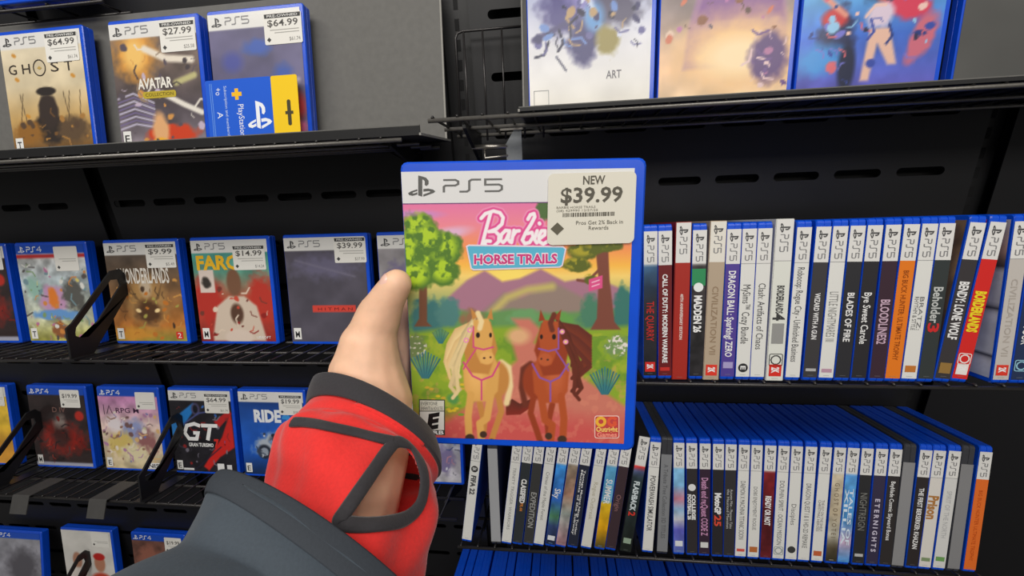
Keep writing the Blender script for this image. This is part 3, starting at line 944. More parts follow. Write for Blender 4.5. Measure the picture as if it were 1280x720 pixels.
# ------------------------------------------------------------------ spine-out cases
def spine_case(mtx, label, body, title=None, tcol=(240, 240, 240), span=(.45, .85), th=.5, bold=.012, kind='blue', art=None, tw=CT, marks=None, side=None, group='', digit=5, top=(226, 225, 222), two=None):
    root = empty('game_case', mtx=mtx)
    tag(root, label, 'game case', group)
    if kind == 'blue': link('shell', SH_SPINE, root)
    elif kind == 'grey': link('shell', SH_SPINE_G, root)
    else: link('shell', box_mesh('shell', CW_ + 1, CH + 2, tw, kind), root)
    z0, z1 = (4.5, 163) if kind in ('blue', 'grey') else (.8, CH + 1.2)
    x0, x1 = (.35, tw - .35) if kind in ('blue', 'grey') else (.6, tw - .6)
    hd = 36 if kind in ('blue', 'grey') else 42
    if kind == 'grey':
        z1 = 146; hd = 0
    zb = z1 - hd
    w = x1 - x0
    if art:
        def pt(cv):
            art(cv)
            if hd: cv.mix((hd - cv.Y) / .8 + .5, top)
        grid_print('spine_insert', x0, x1, z0, z1, 9, 80, -.3, pt, root)
    else:
        g = Geo()
        g.flat([(x0, z0), (x1, z0), (x1, zb), (x0, zb)], -.3, body)
        if hd:
            g.flat([(x0, zb), (x1, zb), (x1, z1), (x0, z1)], -.3, top)
            if sum(body) > 560: g.flat([(x0, zb - .3), (x1, zb - .3), (x1, zb + .3), (x0, zb + .3)], -.34, (150, 150, 150))
        g.obj('spine_insert', M_print, root)
    if side:
        so = grid_print('back_cover_insert', 3, 130, 5, 165, 40, 50, -.3, side, root)
        so.matrix_local = Matrix.Translation((0, .133, 0)) @ Matrix.Rotation(-math.pi / 2, 4, 'Z')
    g = Geo()
    y = -.55
    if hd:
        ps_mark(g, down(x0 + w * .2, z1 - 3.5, 9.5, w * .62 / .8), y, INK)
        ps_word(g, digit, down(x0 + w * .26, z1 - 14.5, 6.3, w * .5 / .8), y, (130, 130, 132) if digit == 5 else INK, .11)
        g.obj('platform_logo', M_print, root)
    g = Geo()
    if title:
        L = zb - z0
        rows = [title] if isinstance(title, str) else title
        n = len(rows)
        for i, tt in enumerate(rows):
            hh = w * th / n * (1 if n == 1 else .8)
            base = x0 + w * (.5 - th / 2) + (n - 1 - i) * w * th / n
            g.text(tt, (0, 0, L * (span[1] - span[0]), hh), y, tcol, mp=down(base, zb - L * span[0], 1), bold=bold)
    if two:
        L = zb - z0
        tt, c2, sp, t2 = two
        g.text(tt, (0, 0, L * (sp[1] - sp[0]), w * t2), y, c2, mp=down(x0 + w * (.5 - t2 / 2), zb - L * sp[0], 1), bold=.03)
    if g.f: g.obj('title_lettering', M_print, root)
    for mk in marks or []:
        g = Geo()
        k, fz, col = mk[:3]
        cz = z0 + 2 + fz * (zb - z0)
        cx = (x0 + x1) / 2
        if k == 'sq': 
            g.flat([(cx - w * .38, cz), (cx + w * .38, cz), (cx + w * .38, cz + w * .8), (cx - w * .38, cz + w * .8)], y, col)
            g.text(mk[3] if len(mk) > 3 else 'K', (0, 0, w * .4, w * .45), y - .1, (240, 240, 240), mp=down(cx - w * .22, cz + w * .62, 1), bold=.04)
        elif k == 'dot':
            g.flat([(cx + w * .36 * math.cos(a), cz + w * .4 + w * .36 * math.sin(a)) for a in np.linspace(0, 6.283, 15)[:-1]], y, col)
            if len(mk) > 3: g.text(mk[3], (0, 0, w * .3, w * .36), y - .1, (235, 235, 235), mp=down(cx - w * .18, cz + w * .55, 1), bold=.03)
        elif k == 'ring':
            g.stroke([(cx + w * .3 * math.cos(a), cz + w * .4 + w * .3 * math.sin(a)) for a in np.linspace(0, 6.283, 11)[:-1]], 1.2, y, col, closed=True)
            g.stroke(rrect(cx - w * .4, cz, cx + w * .4, cz + w * .8, 1.5, 2), .8, y, col, closed=True)
        elif k == 'bar':
            g.flat([(cx - w * .36, cz), (cx + w * .36, cz), (cx + w * .36, cz + mk[3]), (cx - w * .36, cz + mk[3])], y, col)
        elif k == 'band':
            g.flat([(x0, cz), (x1, cz), (x1, cz + mk[3]), (x0, cz + mk[3])], y + .12, col)
        g.obj('emblem', M_print, root)
    g = Geo()
    g.flat([(x0 + w * .3, z0 + 2), (x1 - w * .3, z0 + 2), (x1 - w * .3, z0 + 2.7), (x0 + w * .3, z0 + 2.7)], y, tuple(int(c * .6 + 60) for c in body))
    g.obj('catalogue_number', M_print, root)
    return root


def vg(stops, t=.2, sc_=14):
    return lambda cv: cv.vgrad(stops).tex(sc_, t)


WH = (226, 226, 222)
DK = (46, 46, 50)
GREY = (70, 70, 72)
CARDW = mat('white_slipcase', (214, 214, 208), .5, coat=.1, noise=.03)
CARDT = mat('tan_slipcase', (176, 156, 132), .5, coat=.1, noise=.05)
CARDR = mat('red_slipcase', (150, 34, 26), .45, coat=.1, noise=.05)
CARDK = mat('black_slipcase', (30, 30, 34), .5, coat=.1, noise=.05)

# (px top-left, px bottom-left, width, look, keyword arguments)
UR = [
    (804.5, 804, 14.6, 'night blue and black', dict(body=(40, 42, 50), art=vg([(0, (60, 92, 130)), (36, (70, 110, 150)), (60, (34, 50, 70)), (80, (46, 46, 52)), (160, (36, 36, 40))]), title='THE QUARRY', tcol=(196, 44, 40), span=(.32, .68), th=.55, marks=[('sq', .02, (214, 44, 40), '2K')])),
    (821.7, 822.5, 14.6, 'dark crimson', dict(body=(108, 28, 30), title=['CALL OF DUTY: MODERN WARFARE'], span=(.08, .88), th=.36, bold=.03, marks=[('bar', .03, (200, 50, 44), 4)])),
    (844.5, 839.5, 16, 'brick red boxed', dict(body=(168, 44, 34), title='40TH ANNIVERSARY EDITION', tcol=(236, 224, 216), span=(.26, .65), th=.2, kind=CARDR, tw=16, bold=.02)),
    (866, 861, 14.6, 'black with a green patch', dict(body=(48, 46, 48), art=vg([(0, (50, 46, 48)), (56, (60, 54, 54)), (100, (52, 50, 52)), (160, (40, 38, 40))], .5, 8), title='MADDEN 26', span=(.27, .6), th=.55, bold=.04, marks=[('band', .80, (50, 142, 90), 18), ('dot', .74, (236, 240, 238), '')])),
    (886, 877, 16.5, 'tan boxed', dict(body=(182, 164, 142), title='CIVILIZATION VII', tcol=(150, 128, 104), span=(.2, .78), th=.4, kind=CARDT, tw=16.5, top=(230, 226, 216), marks=[('sq', .02, (224, 60, 44), '2K')])),
    (907, 900, 14.6, 'purple', dict(body=(84, 66, 150), title='DRAGON BALL: Sparking! ZERO', span=(.06, .82), th=.5, bold=.02, marks=[('bar', .06, (170, 160, 206), 7)])),
    (928, 919, 14.6, 'white with a black round seal', dict(body=WH, title='MySims™ Cozy Bundle', tcol=GREY, span=(.18, .7), th=.55, bold=0, marks=[('dot', .02, (44, 44, 46), 'E')])),
    (947, 936.7, 14.6, 'white with plain thin title', dict(body=WH, title='Clash: Artifacts of Chaos', tcol=GREY, span=(.17, .75), th=.5, bold=0)),
    (969.7, 957, 17.5, 'white boxed with a red square logo', dict(body=(224, 226, 218), title='BORDERLANDS', tcol=(62, 62, 62), span=(.2, .43), th=.42, bold=.03, kind=CARDW, tw=17.5, two=('4', (62, 62, 62), (.43, .49), .7), marks=[('sq', .02, (220, 50, 40), '2K'), ('ring', .11, (60, 60, 60)), ('bar', .30, (150, 150, 148), 22)])),
    (996, 981, 14.6, 'white with a long two-part title', dict(body=WH, title='Robocop: Rogue City - Unfinished Business', tcol=GREY, span=(.04, .86), th=.48, bold=0)),
    (1020, 1002.7, 14.6, 'charcoal with white capitals', dict(body=(62, 60, 62), title='WIZARD WITH A GUN', span=(.26, .66), th=.36, bold=.02, marks=[('bar', .04, (180, 180, 180), 3)])),
    (1041, 1022.5, 14.6, 'white with tall faint capitals', dict(body=WH, title='LITTLE NIGHTMARES III', tcol=(140, 140, 138), span=(.25, .68), th=.6, bold=0, marks=[('bar', .03, (190, 150, 170), 4)])),
    (1062.5, 1042.7, 14.6, 'black with white capitals', dict(body=DK, title='BLADES OF FIRE', span=(.26, .68), th=.45, bold=.02)),
    (1084, 1063.3, 14.6, 'black with mixed-case white title', dict(body=(44, 42, 46), title='Bye Sweet Carole', span=(.26, .7), th=.5, bold=.01)),
    (1106.7, 1086, 14.6, 'dark maroon', dict(body=(60, 40, 52), title='BLOODLINES2', tcol=(206, 176, 196), span=(.32, .7), th=.6, bold=.02)),
    (1128, 1104, 14.6, 'orange', dict(body=(232, 124, 30), title='BIG BUCK HUNTER: ULTIMATE TROPHY', tcol=(150, 70, 10), span=(.08, .84), th=.36, bold=.01)),
    (1151.7, 1125.7, 14.6, 'white with a two-line title', dict(body=WH, title=['BRATZ:', 'RHYTHM & STYLE'], tcol=(110, 110, 110), span=(.3, .58), th=.7, bold=0, marks=[('bar', .04, (196, 120, 50), 7)])),
    (1173.3, 1146.7, 14.6, 'dark green-grey with a red numeral', dict(body=(52, 58, 58), title='Beholder', tcol=(196, 200, 198), span=(.22, .52), th=.6, bold=.02, two=('3', (206, 44, 44), (.52, .6), .7))),
    (1210, 1167, 15.2, 'dark grey leaning', dict(body=(58, 54, 56), title='BENDY: LONE WOLF', side=lambda cv: cv.vgrad([(0, (120, 96, 70)), (60, (140, 112, 80)), (160, (80, 66, 56))]).tex(16, .4), span=(.18, .66), th=.6, bold=.03, marks=[('sq', .03, (150, 116, 60), '')])),
    (1234, 1187, 15.2, 'bright red leaning with yellow lettering', dict(body=(214, 40, 36), title='BORDERLANDS', tcol=(240, 216, 40), side=lambda cv: cv.fill((206, 60, 44)).tex(16, .3), span=(.26, .6), th=.66, bold=.05, marks=[('sq', .02, (236, 230, 226), '2K'), ('ring', .11, (236, 230, 226))])),
    (1267, 1240, 16, 'pale grey leaning', dict(body=(196, 190, 184), title='CIVILIZATION VII', side=lambda cv: cv.vgrad([(0, (206, 196, 190)), (30, (190, 150, 130)), (46, (80, 66, 60)), (50, (216, 210, 212)), (84, (206, 202, 206)), (88, (60, 60, 66)), (92, (210, 208, 212)), (134, (206, 206, 210)), (137, (60, 60, 66)), (141, (214, 212, 216)), (160, (190, 196, 214))]).tex(14, .15), tcol=(176, 168, 160), span=(.16, .8), th=.4, marks=[('sq', .02, (220, 60, 44), '2K')])),
    (1290, 1260, 14.6, 'navy', dict(body=(36, 50, 84), title='WORLD TOUR', span=(.3, .7), th=.5, marks=[('ring', .06, (150, 200, 220))])),
]
LRW = [
    (590, 577, 14.6, 'white leaning, set apart at the left', dict(body=WH, title='FIFA 22', tcol=GREY, span=(.18, .42), th=.5, bold=.04, marks=[('dot', .84, (60, 60, 60), 'EA')])),
    (609, 614, 14.6, 'silver grey untitled', dict(body=(166, 168, 172), kind='grey')),
    (639.5, 626, 14.6, 'white with fine grey title', dict(body=WH, title='TRINITY TRIGGER: WARRIORS', tcol=(150, 150, 148), span=(.06, .84), th=.3, bold=0)),
    (653.5, 640, 14.6, 'black with white italic title', dict(body=(50, 54, 58), title='CLASSIFIED', span=(.2, .5), th=.5, bold=.04, two=('FR.44', (206, 130, 60), (.5, .6), .3))),
    (667.5, 653.7, 14.6, 'dark grey with tall grey capitals', dict(body=(60, 60, 60), title='EXPEDITION', tcol=(170, 170, 168), span=(.36, .8), th=.55, bold=.01)),
    (682.5, 666.5, 14.6, 'white with thin title', dict(body=WH, title='Crimes of the Maple Forest', tcol=(140, 140, 138), span=(.1, .7), th=.34, bold=0)),
    (698, 681, 14.6, 'sky blue illustrated', dict(body=(70, 140, 206), art=vg([(0, (90, 176, 226)), (40, (60, 140, 214)), (90, (50, 104, 190)), (115, (90, 150, 110)), (130, (60, 80, 130)), (160, (40, 50, 80))], .3, 10), title='Sky', span=(.3, .42), th=.6, marks=[('bar', .04, (226, 230, 236), 7)])),
    (712.5, 693.7, 14.6, 'misty grey and pink illustrated', dict(body=(170, 150, 150), art=vg([(0, (190, 190, 186)), (40, (130, 116, 100)), (80, (170, 130, 110)), (110, (176, 186, 180)), (160, (190, 140, 150))], .35, 10))),
    (727, 708.7, 14.6, 'navy with small white title', dict(body=(40, 44, 60), title=['Teenage Mutant Ninja Turtles:', 'Mutants of the Subway'], span=(.06, .86), th=.5, bold=.01)),
    (745, 725.5, 14.6, 'cream with faint title', dict(body=(222, 220, 212), title='Rogue Outbreak', tcol=(186, 180, 160), span=(.2, .66), th=.4, bold=0)),
    (761, 742.5, 14.6, 'blue and yellow illustrated', dict(body=(60, 130, 190), art=vg([(0, (70, 140, 190)), (50, (90, 160, 200)), (88, (110, 170, 200)), (92, (230, 190, 40)), (130, (240, 176, 20)), (160, (90, 80, 40))], .2, 10), title='SUMMER', span=(.16, .46), th=.6)),
    (776, 756.2, 14.6, 'dark plum', dict(body=(64, 48, 54), title='Origin', tcol=(150, 110, 110), span=(.34, .54), th=.45, bold=0)),
    (796, 774.5, 15.5, 'black with a red band', dict(body=(40, 46, 46), art=vg([(0, (206, 50, 44)), (43, (214, 56, 48)), (50, (80, 90, 130)), (60, (46, 60, 66)), (160, (34, 40, 36))], .3, 10), title='FLASHBACK', tcol=(214, 226, 230), span=(.18, .52), th=.5, bold=.04, two=('2', (214, 60, 50), (.53, .58), .6), kind=CARDK, tw=15.5, marks=[('bar', .08, (150, 170, 150), 8)])),
    (811, 802.3, 14.6, 'white with dark capitals', dict(body=WH, title='POWERWASH SIMULATOR', tcol=GREY, span=(.1, .76), th=.5, bold=.01)),
    (826, 820.7, 14.6, 'smoky grey with faint title', dict(body=(132, 134, 138), title='A Tribute Tree Collection 3D TITLES', tcol=(90, 92, 96), span=(.1, .86), th=.4, bold=0, kind='grey')),
    (841.7, 841.7, 14.6, 'light blue illustrated', dict(body=(120, 180, 226), art=vg([(0, (130, 190, 230)), (60, (130, 186, 226)), (80, (200, 130, 150)), (95, (150, 190, 226)), (110, (220, 220, 230)), (125, (100, 100, 200)), (160, (110, 130, 210))], .2, 10), marks=[('bar', .06, (226, 230, 236), 8)])),
    (857.7, 858.3, 14.6, 'black with a bold two-line white title', dict(body=(52, 48, 50), title=['COLLEGE', 'FOOTBALL 26'], span=(.3, .6), th=.8, bold=.05, marks=[('dot', .72, (230, 230, 230), '')])),
    (874.3, 873.3, 14.6, 'dark purple', dict(body=(56, 40, 56), title='Death end re;Quest CODE Z', tcol=(206, 150, 190), span=(.1, .78), th=.6, bold=.02, marks=[('bar', .06, (220, 220, 220), 8)])),
    (891, 889.5, 14.6, 'black with slanted white letters', dict(body=(44, 42, 46), title='MotoGP', span=(.27, .52), th=.55, bold=.05, two=('25', (226, 80, 60), (.53, .66), .6))),
    (906.7, 904, 14.6, 'black with a fine two-line title', dict(body=(54, 52, 54), title=['Autumn Mist - Phantom Tales', 'the Haunted Mansion'], tcol=(206, 206, 204), span=(.22, .68), th=.6, bold=0)),
    (922.7, 917.7, 14.6, 'white with slim tall capitals', dict(body=WH, title='DAEMON X MACHINA TITANIC SCION', tcol=(100, 100, 100), span=(.12, .8), th=.45, bold=0, marks=[('bar', .04, (214, 90, 80), 4)])),
    (939, 934, 14.6, 'white with a small orange emblem at its foot', dict(body=WH, title='DOBS ENJOYMENT ROGUE', tcol=(120, 120, 120), span=(.18, .68), th=.34, bold=0, marks=[('bar', .04, (186, 110, 60), 8)])),
    (956, 949.5, 14.6, 'blood red', dict(body=(122, 36, 40), art=vg([(0, (130, 40, 44)), (60, (120, 34, 38)), (100, (86, 28, 34)), (160, (110, 34, 40))], .3, 9), title='READY OR NOT', span=(.28, .62), th=.5, bold=.04)),
    (972.7, 965, 14.6, 'white with long spaced capitals', dict(body=WH, title='DOLPHIN SPIRIT : OCEAN MISSION', tcol=(110, 112, 112), span=(.1, .84), th=.42, bold=0, marks=[('ring', .03, (150, 160, 160))])),
    (989, 981, 14.6, 'white with a black dot at its foot', dict(body=WH, title='Disciples', tcol=(120, 120, 120), span=(.36, .6), th=.42, bold=0, marks=[('dot', .05, (60, 60, 60), '')])),
    (1006.7, 996.7, 14.6, 'white with dense grey capitals', dict(body=WH, title='DRAGON QUEST I & II HD-2D REMAKE', tcol=(110, 110, 110), span=(.12, .86), th=.44, bold=0)),
    (1025, 1013.3, 14.6, 'white with two lines and an orange emblem', dict(body=WH, title=['THE ELF ON THE SHELF:', 'CHRISTMAS HEROES'], tcol=(120, 110, 110), span=(.3, .66), th=.6, bold=0, marks=[('bar', .04, (196, 100, 60), 7)])),
    (1042.7, 1031, 14.6, 'sandy tan', dict(body=(190, 178, 156), art=vg([(0, (206, 196, 176)), (90, (190, 176, 150)), (120, (200, 196, 180)), (140, (90, 80, 60)), (160, (60, 56, 40))], .2, 10), title='G H O S T  O F  Y O T E I', tcol=(120, 104, 84), span=(.1, .72), th=.4, bold=0)),
    (1059.5, 1046, 14.6, 'cornflower blue', dict(body=(80, 150, 216), art=vg([(0, (70, 120, 200)), (50, (90, 160, 220)), (100, (80, 150, 214)), (130, (220, 190, 220)), (160, (70, 150, 220))], .25, 9), title=['TALES OF', 'XILLIA'], tcol=(220, 236, 250), span=(.16, .8), th=.8, bold=.02)),
    (1077, 1064.5, 14.6, 'black with faded grey capitals', dict(body=(46, 46, 48), title='NIGHTREIGN', tcol=(130, 130, 126), span=(.2, .62), th=.6, bold=0, marks=[('bar', .06, (190, 190, 190), 4)])),
    (1095, 1081.7, 14.6, 'indigo with widely spaced capitals', dict(body=(56, 50, 74), title='E T E R N I G H T S', tcol=(206, 200, 220), span=(.26, .86), th=.4, bold=.03)),
    (1112.7, 1098.3, 14.6, 'brown-black with slim white title', dict(body=(50, 46, 46), title='Beyblade Cosmic Skyward Bonus', span=(.06, .72), th=.36, bold=.01)),
    (1130, 1113.3, 14.6, 'cloudy grey untitled', dict(body=(140, 140, 142), kind='grey')),
    (1150, 1131.7, 14.6, 'black with bold slim capitals', dict(body=(48, 42, 42), title='THE FIRST BERSERKER: KHAZAN', span=(.12, .8), th=.4, bold=.02)),
    (1167, 1147.3, 14.6, 'white with a golden blackletter emblem', dict(body=(220, 216, 210), title='Prison', tcol=(176, 120, 60), span=(.2, .46), th=.8, bold=.04, marks=[('bar', .05, (130, 150, 110), 5)])),
    (1186, 1165, 14.6, 'white with very faint title', dict(body=(214, 214, 212), title='SPIRIT OF THE NORTH', tcol=(180, 180, 182), span=(.14, .66), th=.4, bold=0, marks=[('bar', .06, (110, 160, 90), 6)])),
    (1203.5, 1183.3, 14.6, 'hazy grey untitled', dict(body=(132, 132, 134), kind='grey')),
    (1225, 1203.3, 14.6, 'orange at the right end', dict(body=(226, 110, 40), title='BIG BUCK HUNTER ULTIMATE TROPHY', tcol=(190, 80, 20), span=(.12, .9), th=.3, bold=0)),
]
ORD = ['first', 'second', 'third', 'fourth', 'fifth', 'sixth', 'seventh', 'eighth', 'ninth', 'tenth', 'eleventh', 'twelfth', 'thirteenth', 'fourteenth', 'fifteenth', 'sixteenth', 'seventeenth', 'eighteenth', 'nineteenth', 'twentieth']


def ordinal(i):
    if i < 20: return ORD[i]
    t_, u_ = divmod(i + 1, 10)
    return ('twenty', 'thirty', 'forty', 'fifty', 'sixty')[t_ - 2] + '-' + ORD[u_ - 1] if u_ else ('twentieth', 'thirtieth', 'fortieth', 'fiftieth', 'sixtieth')[t_ - 2]


def spine_row(rows, y0, z0, t, ytop, ybot, where, grp):
    last = None
    for i, (pt, pb, tw, look, kw) in enumerate(rows):
        f_ = (pb - rows[0][1]) / 640.
        b = onT(pb, ybot[0] + (ybot[1] - ybot[0]) * f_, y0, z0, t)
        q = onT(pt, ytop[0] + (ytop[1] - ytop[0]) * f_, y0, z0, t)
        hgt = np.hypot(q[1] - b[1], q[2] - b[2])
        lean = math.atan2(q[0] - b[0], hgt)
        x = b[0]
        if last:                                     # keep neighbours from cutting into each other
            lx, ll, lt = last
            x = max(x, lx + lt / math.cos(ll) + .15)
            lean = math.asin(max(math.sin(lean), math.sin(ll) - (x - lx - lt - .15) / CH))
        last = (x, lean, tw)
        dz = tw * math.sin(lean) if lean > 0 else 0
        m = frame((x, y0, z0), t) @ Matrix.Rotation(lean, 4, 'Y')
        if lean > 0: m = Matrix.Translation((0, 0, dz * .001)) @ m
        spine_case(m, '%s game spine, %s in the %s' % (look, ordinal(i), where), tw=kw.pop('tw', CT), group=grp, **kw)


spine_row(UR, 422, -255, T_UR, (285, 285), (470, 478), 'upper row', 'game cases in the upper right row')
spine_row(LRW, 452, -552, T_LR, (558, 560), (675, 712), 'lower row', 'game cases in the lower right row')

# bottom right row: only blue tops are in view
rs = random.Random(4)
x = -205.
i = 0
while x < 640:
    root = empty('game_case', mtx=frame((x, 452, -905), T_LR, rs.uniform(-.01, .01)))
    i += 1
    tag(root, 'blue topped game case, %s from the left in the bottom right row' % ordinal(i - 1), 'game case', 'blue topped cases of the bottom right row')
    link('shell', SH_SPINE, root)
    x += CT + rs.choice((.5, .6, 1.2, 3.5))

# price-strip divider between the blue tops
# ------------------------------------------------------------------ the held case
HR = np.array(Matrix.Rotation(np.linalg.norm((-.166, .027, .034)), 3, Vector((-.166, .027, .034))))
HT = np.array([-23.684, 224.89, -92.352])
held = empty('game_case')
Hm = Matrix.Identity(4)
for a in range(3):
    for b in range(3): Hm[a][b] = HR[a][b]
Hm.translation = wl(HT + HR @ np.array([-67.5, 0, -85]))
held.matrix_world = Hm
tag(held, 'pink and green horse game case held up in the hand, priced $39.99', 'game case')
ORG = HT + HR @ np.array([-67.5, 0, -85])


def h2p(x, z):                 # case-front millimetres -> drawing coordinates of the cover art
    w = np.stack([x, np.zeros_like(x), z], -1) @ HR.T + ORG
    q = P(w)
    return q[..., 0], q[..., 1]


def p2h(u, v):
    r = ray(u, v)
    n = HR[:, 1]
    w = r * ((n @ ORG) / (n @ r)) - ORG
    l = HR.T @ w
    return (l[0], l[2])


link('shell', shell_mesh('shell', CW_, CH, CT, False, M_blue, r=4.0), held)


def tree_blob(cv, cx, cy, rx, ry, seed, dark=(86, 124, 48), light=(176, 208, 50)):
    cv.ell(cx, cy, rx, ry, dark, .25, rough=.5, seed=seed, sc=9)
    n = cv.noise(7, seed + 5)
    a = np.clip((1 - np.hypot((cv.X - cx + 2) / rx, (cv.Y - cy + 3) / ry)) * 2.2, 0, 1) * np.clip((n - .42) * 7, 0, 1)
    cv.mix(a, light)


def horse(cv, ox, oy, body, dark, mane, bridle, flip=1, k_=1.06):
    T_ = lambda pts: [(ox + flip * x * k_ * 1.06, oy + y * k_) for x, y in pts]
    E_ = lambda x, y, rx, ry, c, **k: cv.ell(ox + flip * x * k_ * 1.06, oy + y * k_, rx * k_ * 1.05, ry * k_, c, **k)
    L_ = lambda pts, w, c, soft=1.2: cv.line(T_(pts), w * k_, c, soft)
    # tail, hind quarters and hind legs
    L_([(22, 12), (30, 18), (32, 40), (28, 60)], 7, mane, 3)
    E_(16, 32, 15, 22, dark, soft=.2)
    L_([(18, 46), (22, 70), (16, 88), (11, 104)], 7, dark, 2)
    L_([(-2, 60), (3, 84), (2, 96)], 7, dark, 2)
    # chest
    cv.poly(T_([(-21, 18), (-10, -6), (10, -6), (20, 20), (18, 46), (8, 58), (-10, 58), (-19, 44)]), body, 2.5)
    E_(-6, 24, 10, 24, tuple(min(255, c + 16) for c in body), soft=.9)
    # fore legs
    L_([(-12, 50), (-15, 76), (-14, 96)], 8.5, body, 2)
    L_([(10, 52), (6, 78), (-2, 84), (0, 104)], 8.5, body, 2)
    E_(-13, 101, 5.2, 4.6, (72, 52, 40), soft=.3); E_(0, 110, 6, 5, (72, 52, 40), soft=.3); E_(11, 106, 4.6, 4, (72, 52, 40), soft=.3); E_(2, 97, 4, 4, (72, 52, 40), soft=.3)
    # neck, head
    cv.poly(T_([(-15, -34), (10, -36), (18, -4), (8, 26), (-14, 24), (-20, -2)]), dark, 2.5)
    for k in range(9):
        L_([(-8 - k * .6, -40 + 2 * k), (-20 - k, -22 + 5 * k), (-26 - (k % 4) * 3, -2 + 6 * k), (-24 - (k % 3) * 4, 14 + 5 * k)], 4.2, tuple(int(c * (.82 + .045 * (k % 5))) for c in mane), 1.4)
    cv.poly(T_([(-9, -38), (8, -40), (13, -20), (11, -4), (14, 6), (8, 14), (-1, 13), (-5, 4), (-9, -12)]), body, 2)
    E_(6, 7, 8, 7.5, tuple(min(255, c + 10) for c in body), soft=.3)
    cv.poly(T_([(-10, -38), (-12, -52), (-3, -42)]), dark, 1.4); cv.poly(T_([(6, -40), (11, -52), (13, -38)]), dark, 1.4)
    L_([(-4, -46), (0, -36), (-2, -28)], 6, mane, 2)
    E_(-4, -20, 2.2, 3.2, (44, 30, 26), soft=.4); E_(10, -20, 1.6, 2.8, (44, 30, 26), soft=.4)
    E_(3, 7, 1.5, 1.2, (90, 56, 44), soft=.5); E_(10, 6, 1.2, 1.2, (90, 56, 44), soft=.5)
    # bridle and breast strap
    L_([(-9, -6), (2, -3), (13, -6)], 2, bridle, .8); L_([(-9, -6), (-9, -30)], 1.8, bridle, .8); L_([(-6, -4), (-16, 12), (-20, 20)], 1.8, bridle, .8)
    L_([(-20, 12), (-10, 28), (0, 33), (12, 28), (20, 12)], 2.2, bridle, .8); L_([(0, 33), (0, 56)], 2, bridle, .8)
    for fx, fy in ((-13, -26), (-17, -14)): E_(fx, fy, 3, 3, (238, 150, 190), soft=.4); E_(fx, fy, 1.2, 1.2, (250, 230, 120), soft=.4)


SCRIPT = [
    [(601.5, 273), (607, 267), (617, 263.8), (625, 266), (629, 272), (627.5, 280), (621, 286), (612, 289.5)],
    [(613.5, 265.5), (609.5, 280), (606, 293), (602.5, 307)],
    [(611, 289.5), (619, 289), (624, 294), (623.5, 302), (617, 308), (609, 308.5), (605.5, 305), (608, 301), (613, 301.5)],
    [(637, 288.5), (632, 288), (627, 293), (625.5, 300), (629, 303), (633, 299), (637, 289.5), (635, 299), (638, 302.5)],
    [(642.5, 288), (641, 295), (639.5, 303)], [(641, 295), (645, 289), (649, 288.5)],
    [(660, 274), (663, 268.5), (667.5, 267), (668.5, 271), (664, 280), (657, 291), (653, 300), (656, 304.5), (662, 303), (666.5, 296), (665, 290.5), (659, 292)],
    [(671.5, 288.5), (668, 299), (671, 303.5)], [(674.2, 279), (674.6, 279.8)],
    [(675, 298), (681, 293.5), (681.5, 288.5), (677, 288.5), (673.5, 295), (674, 302), (679, 305), (686, 301)],
]


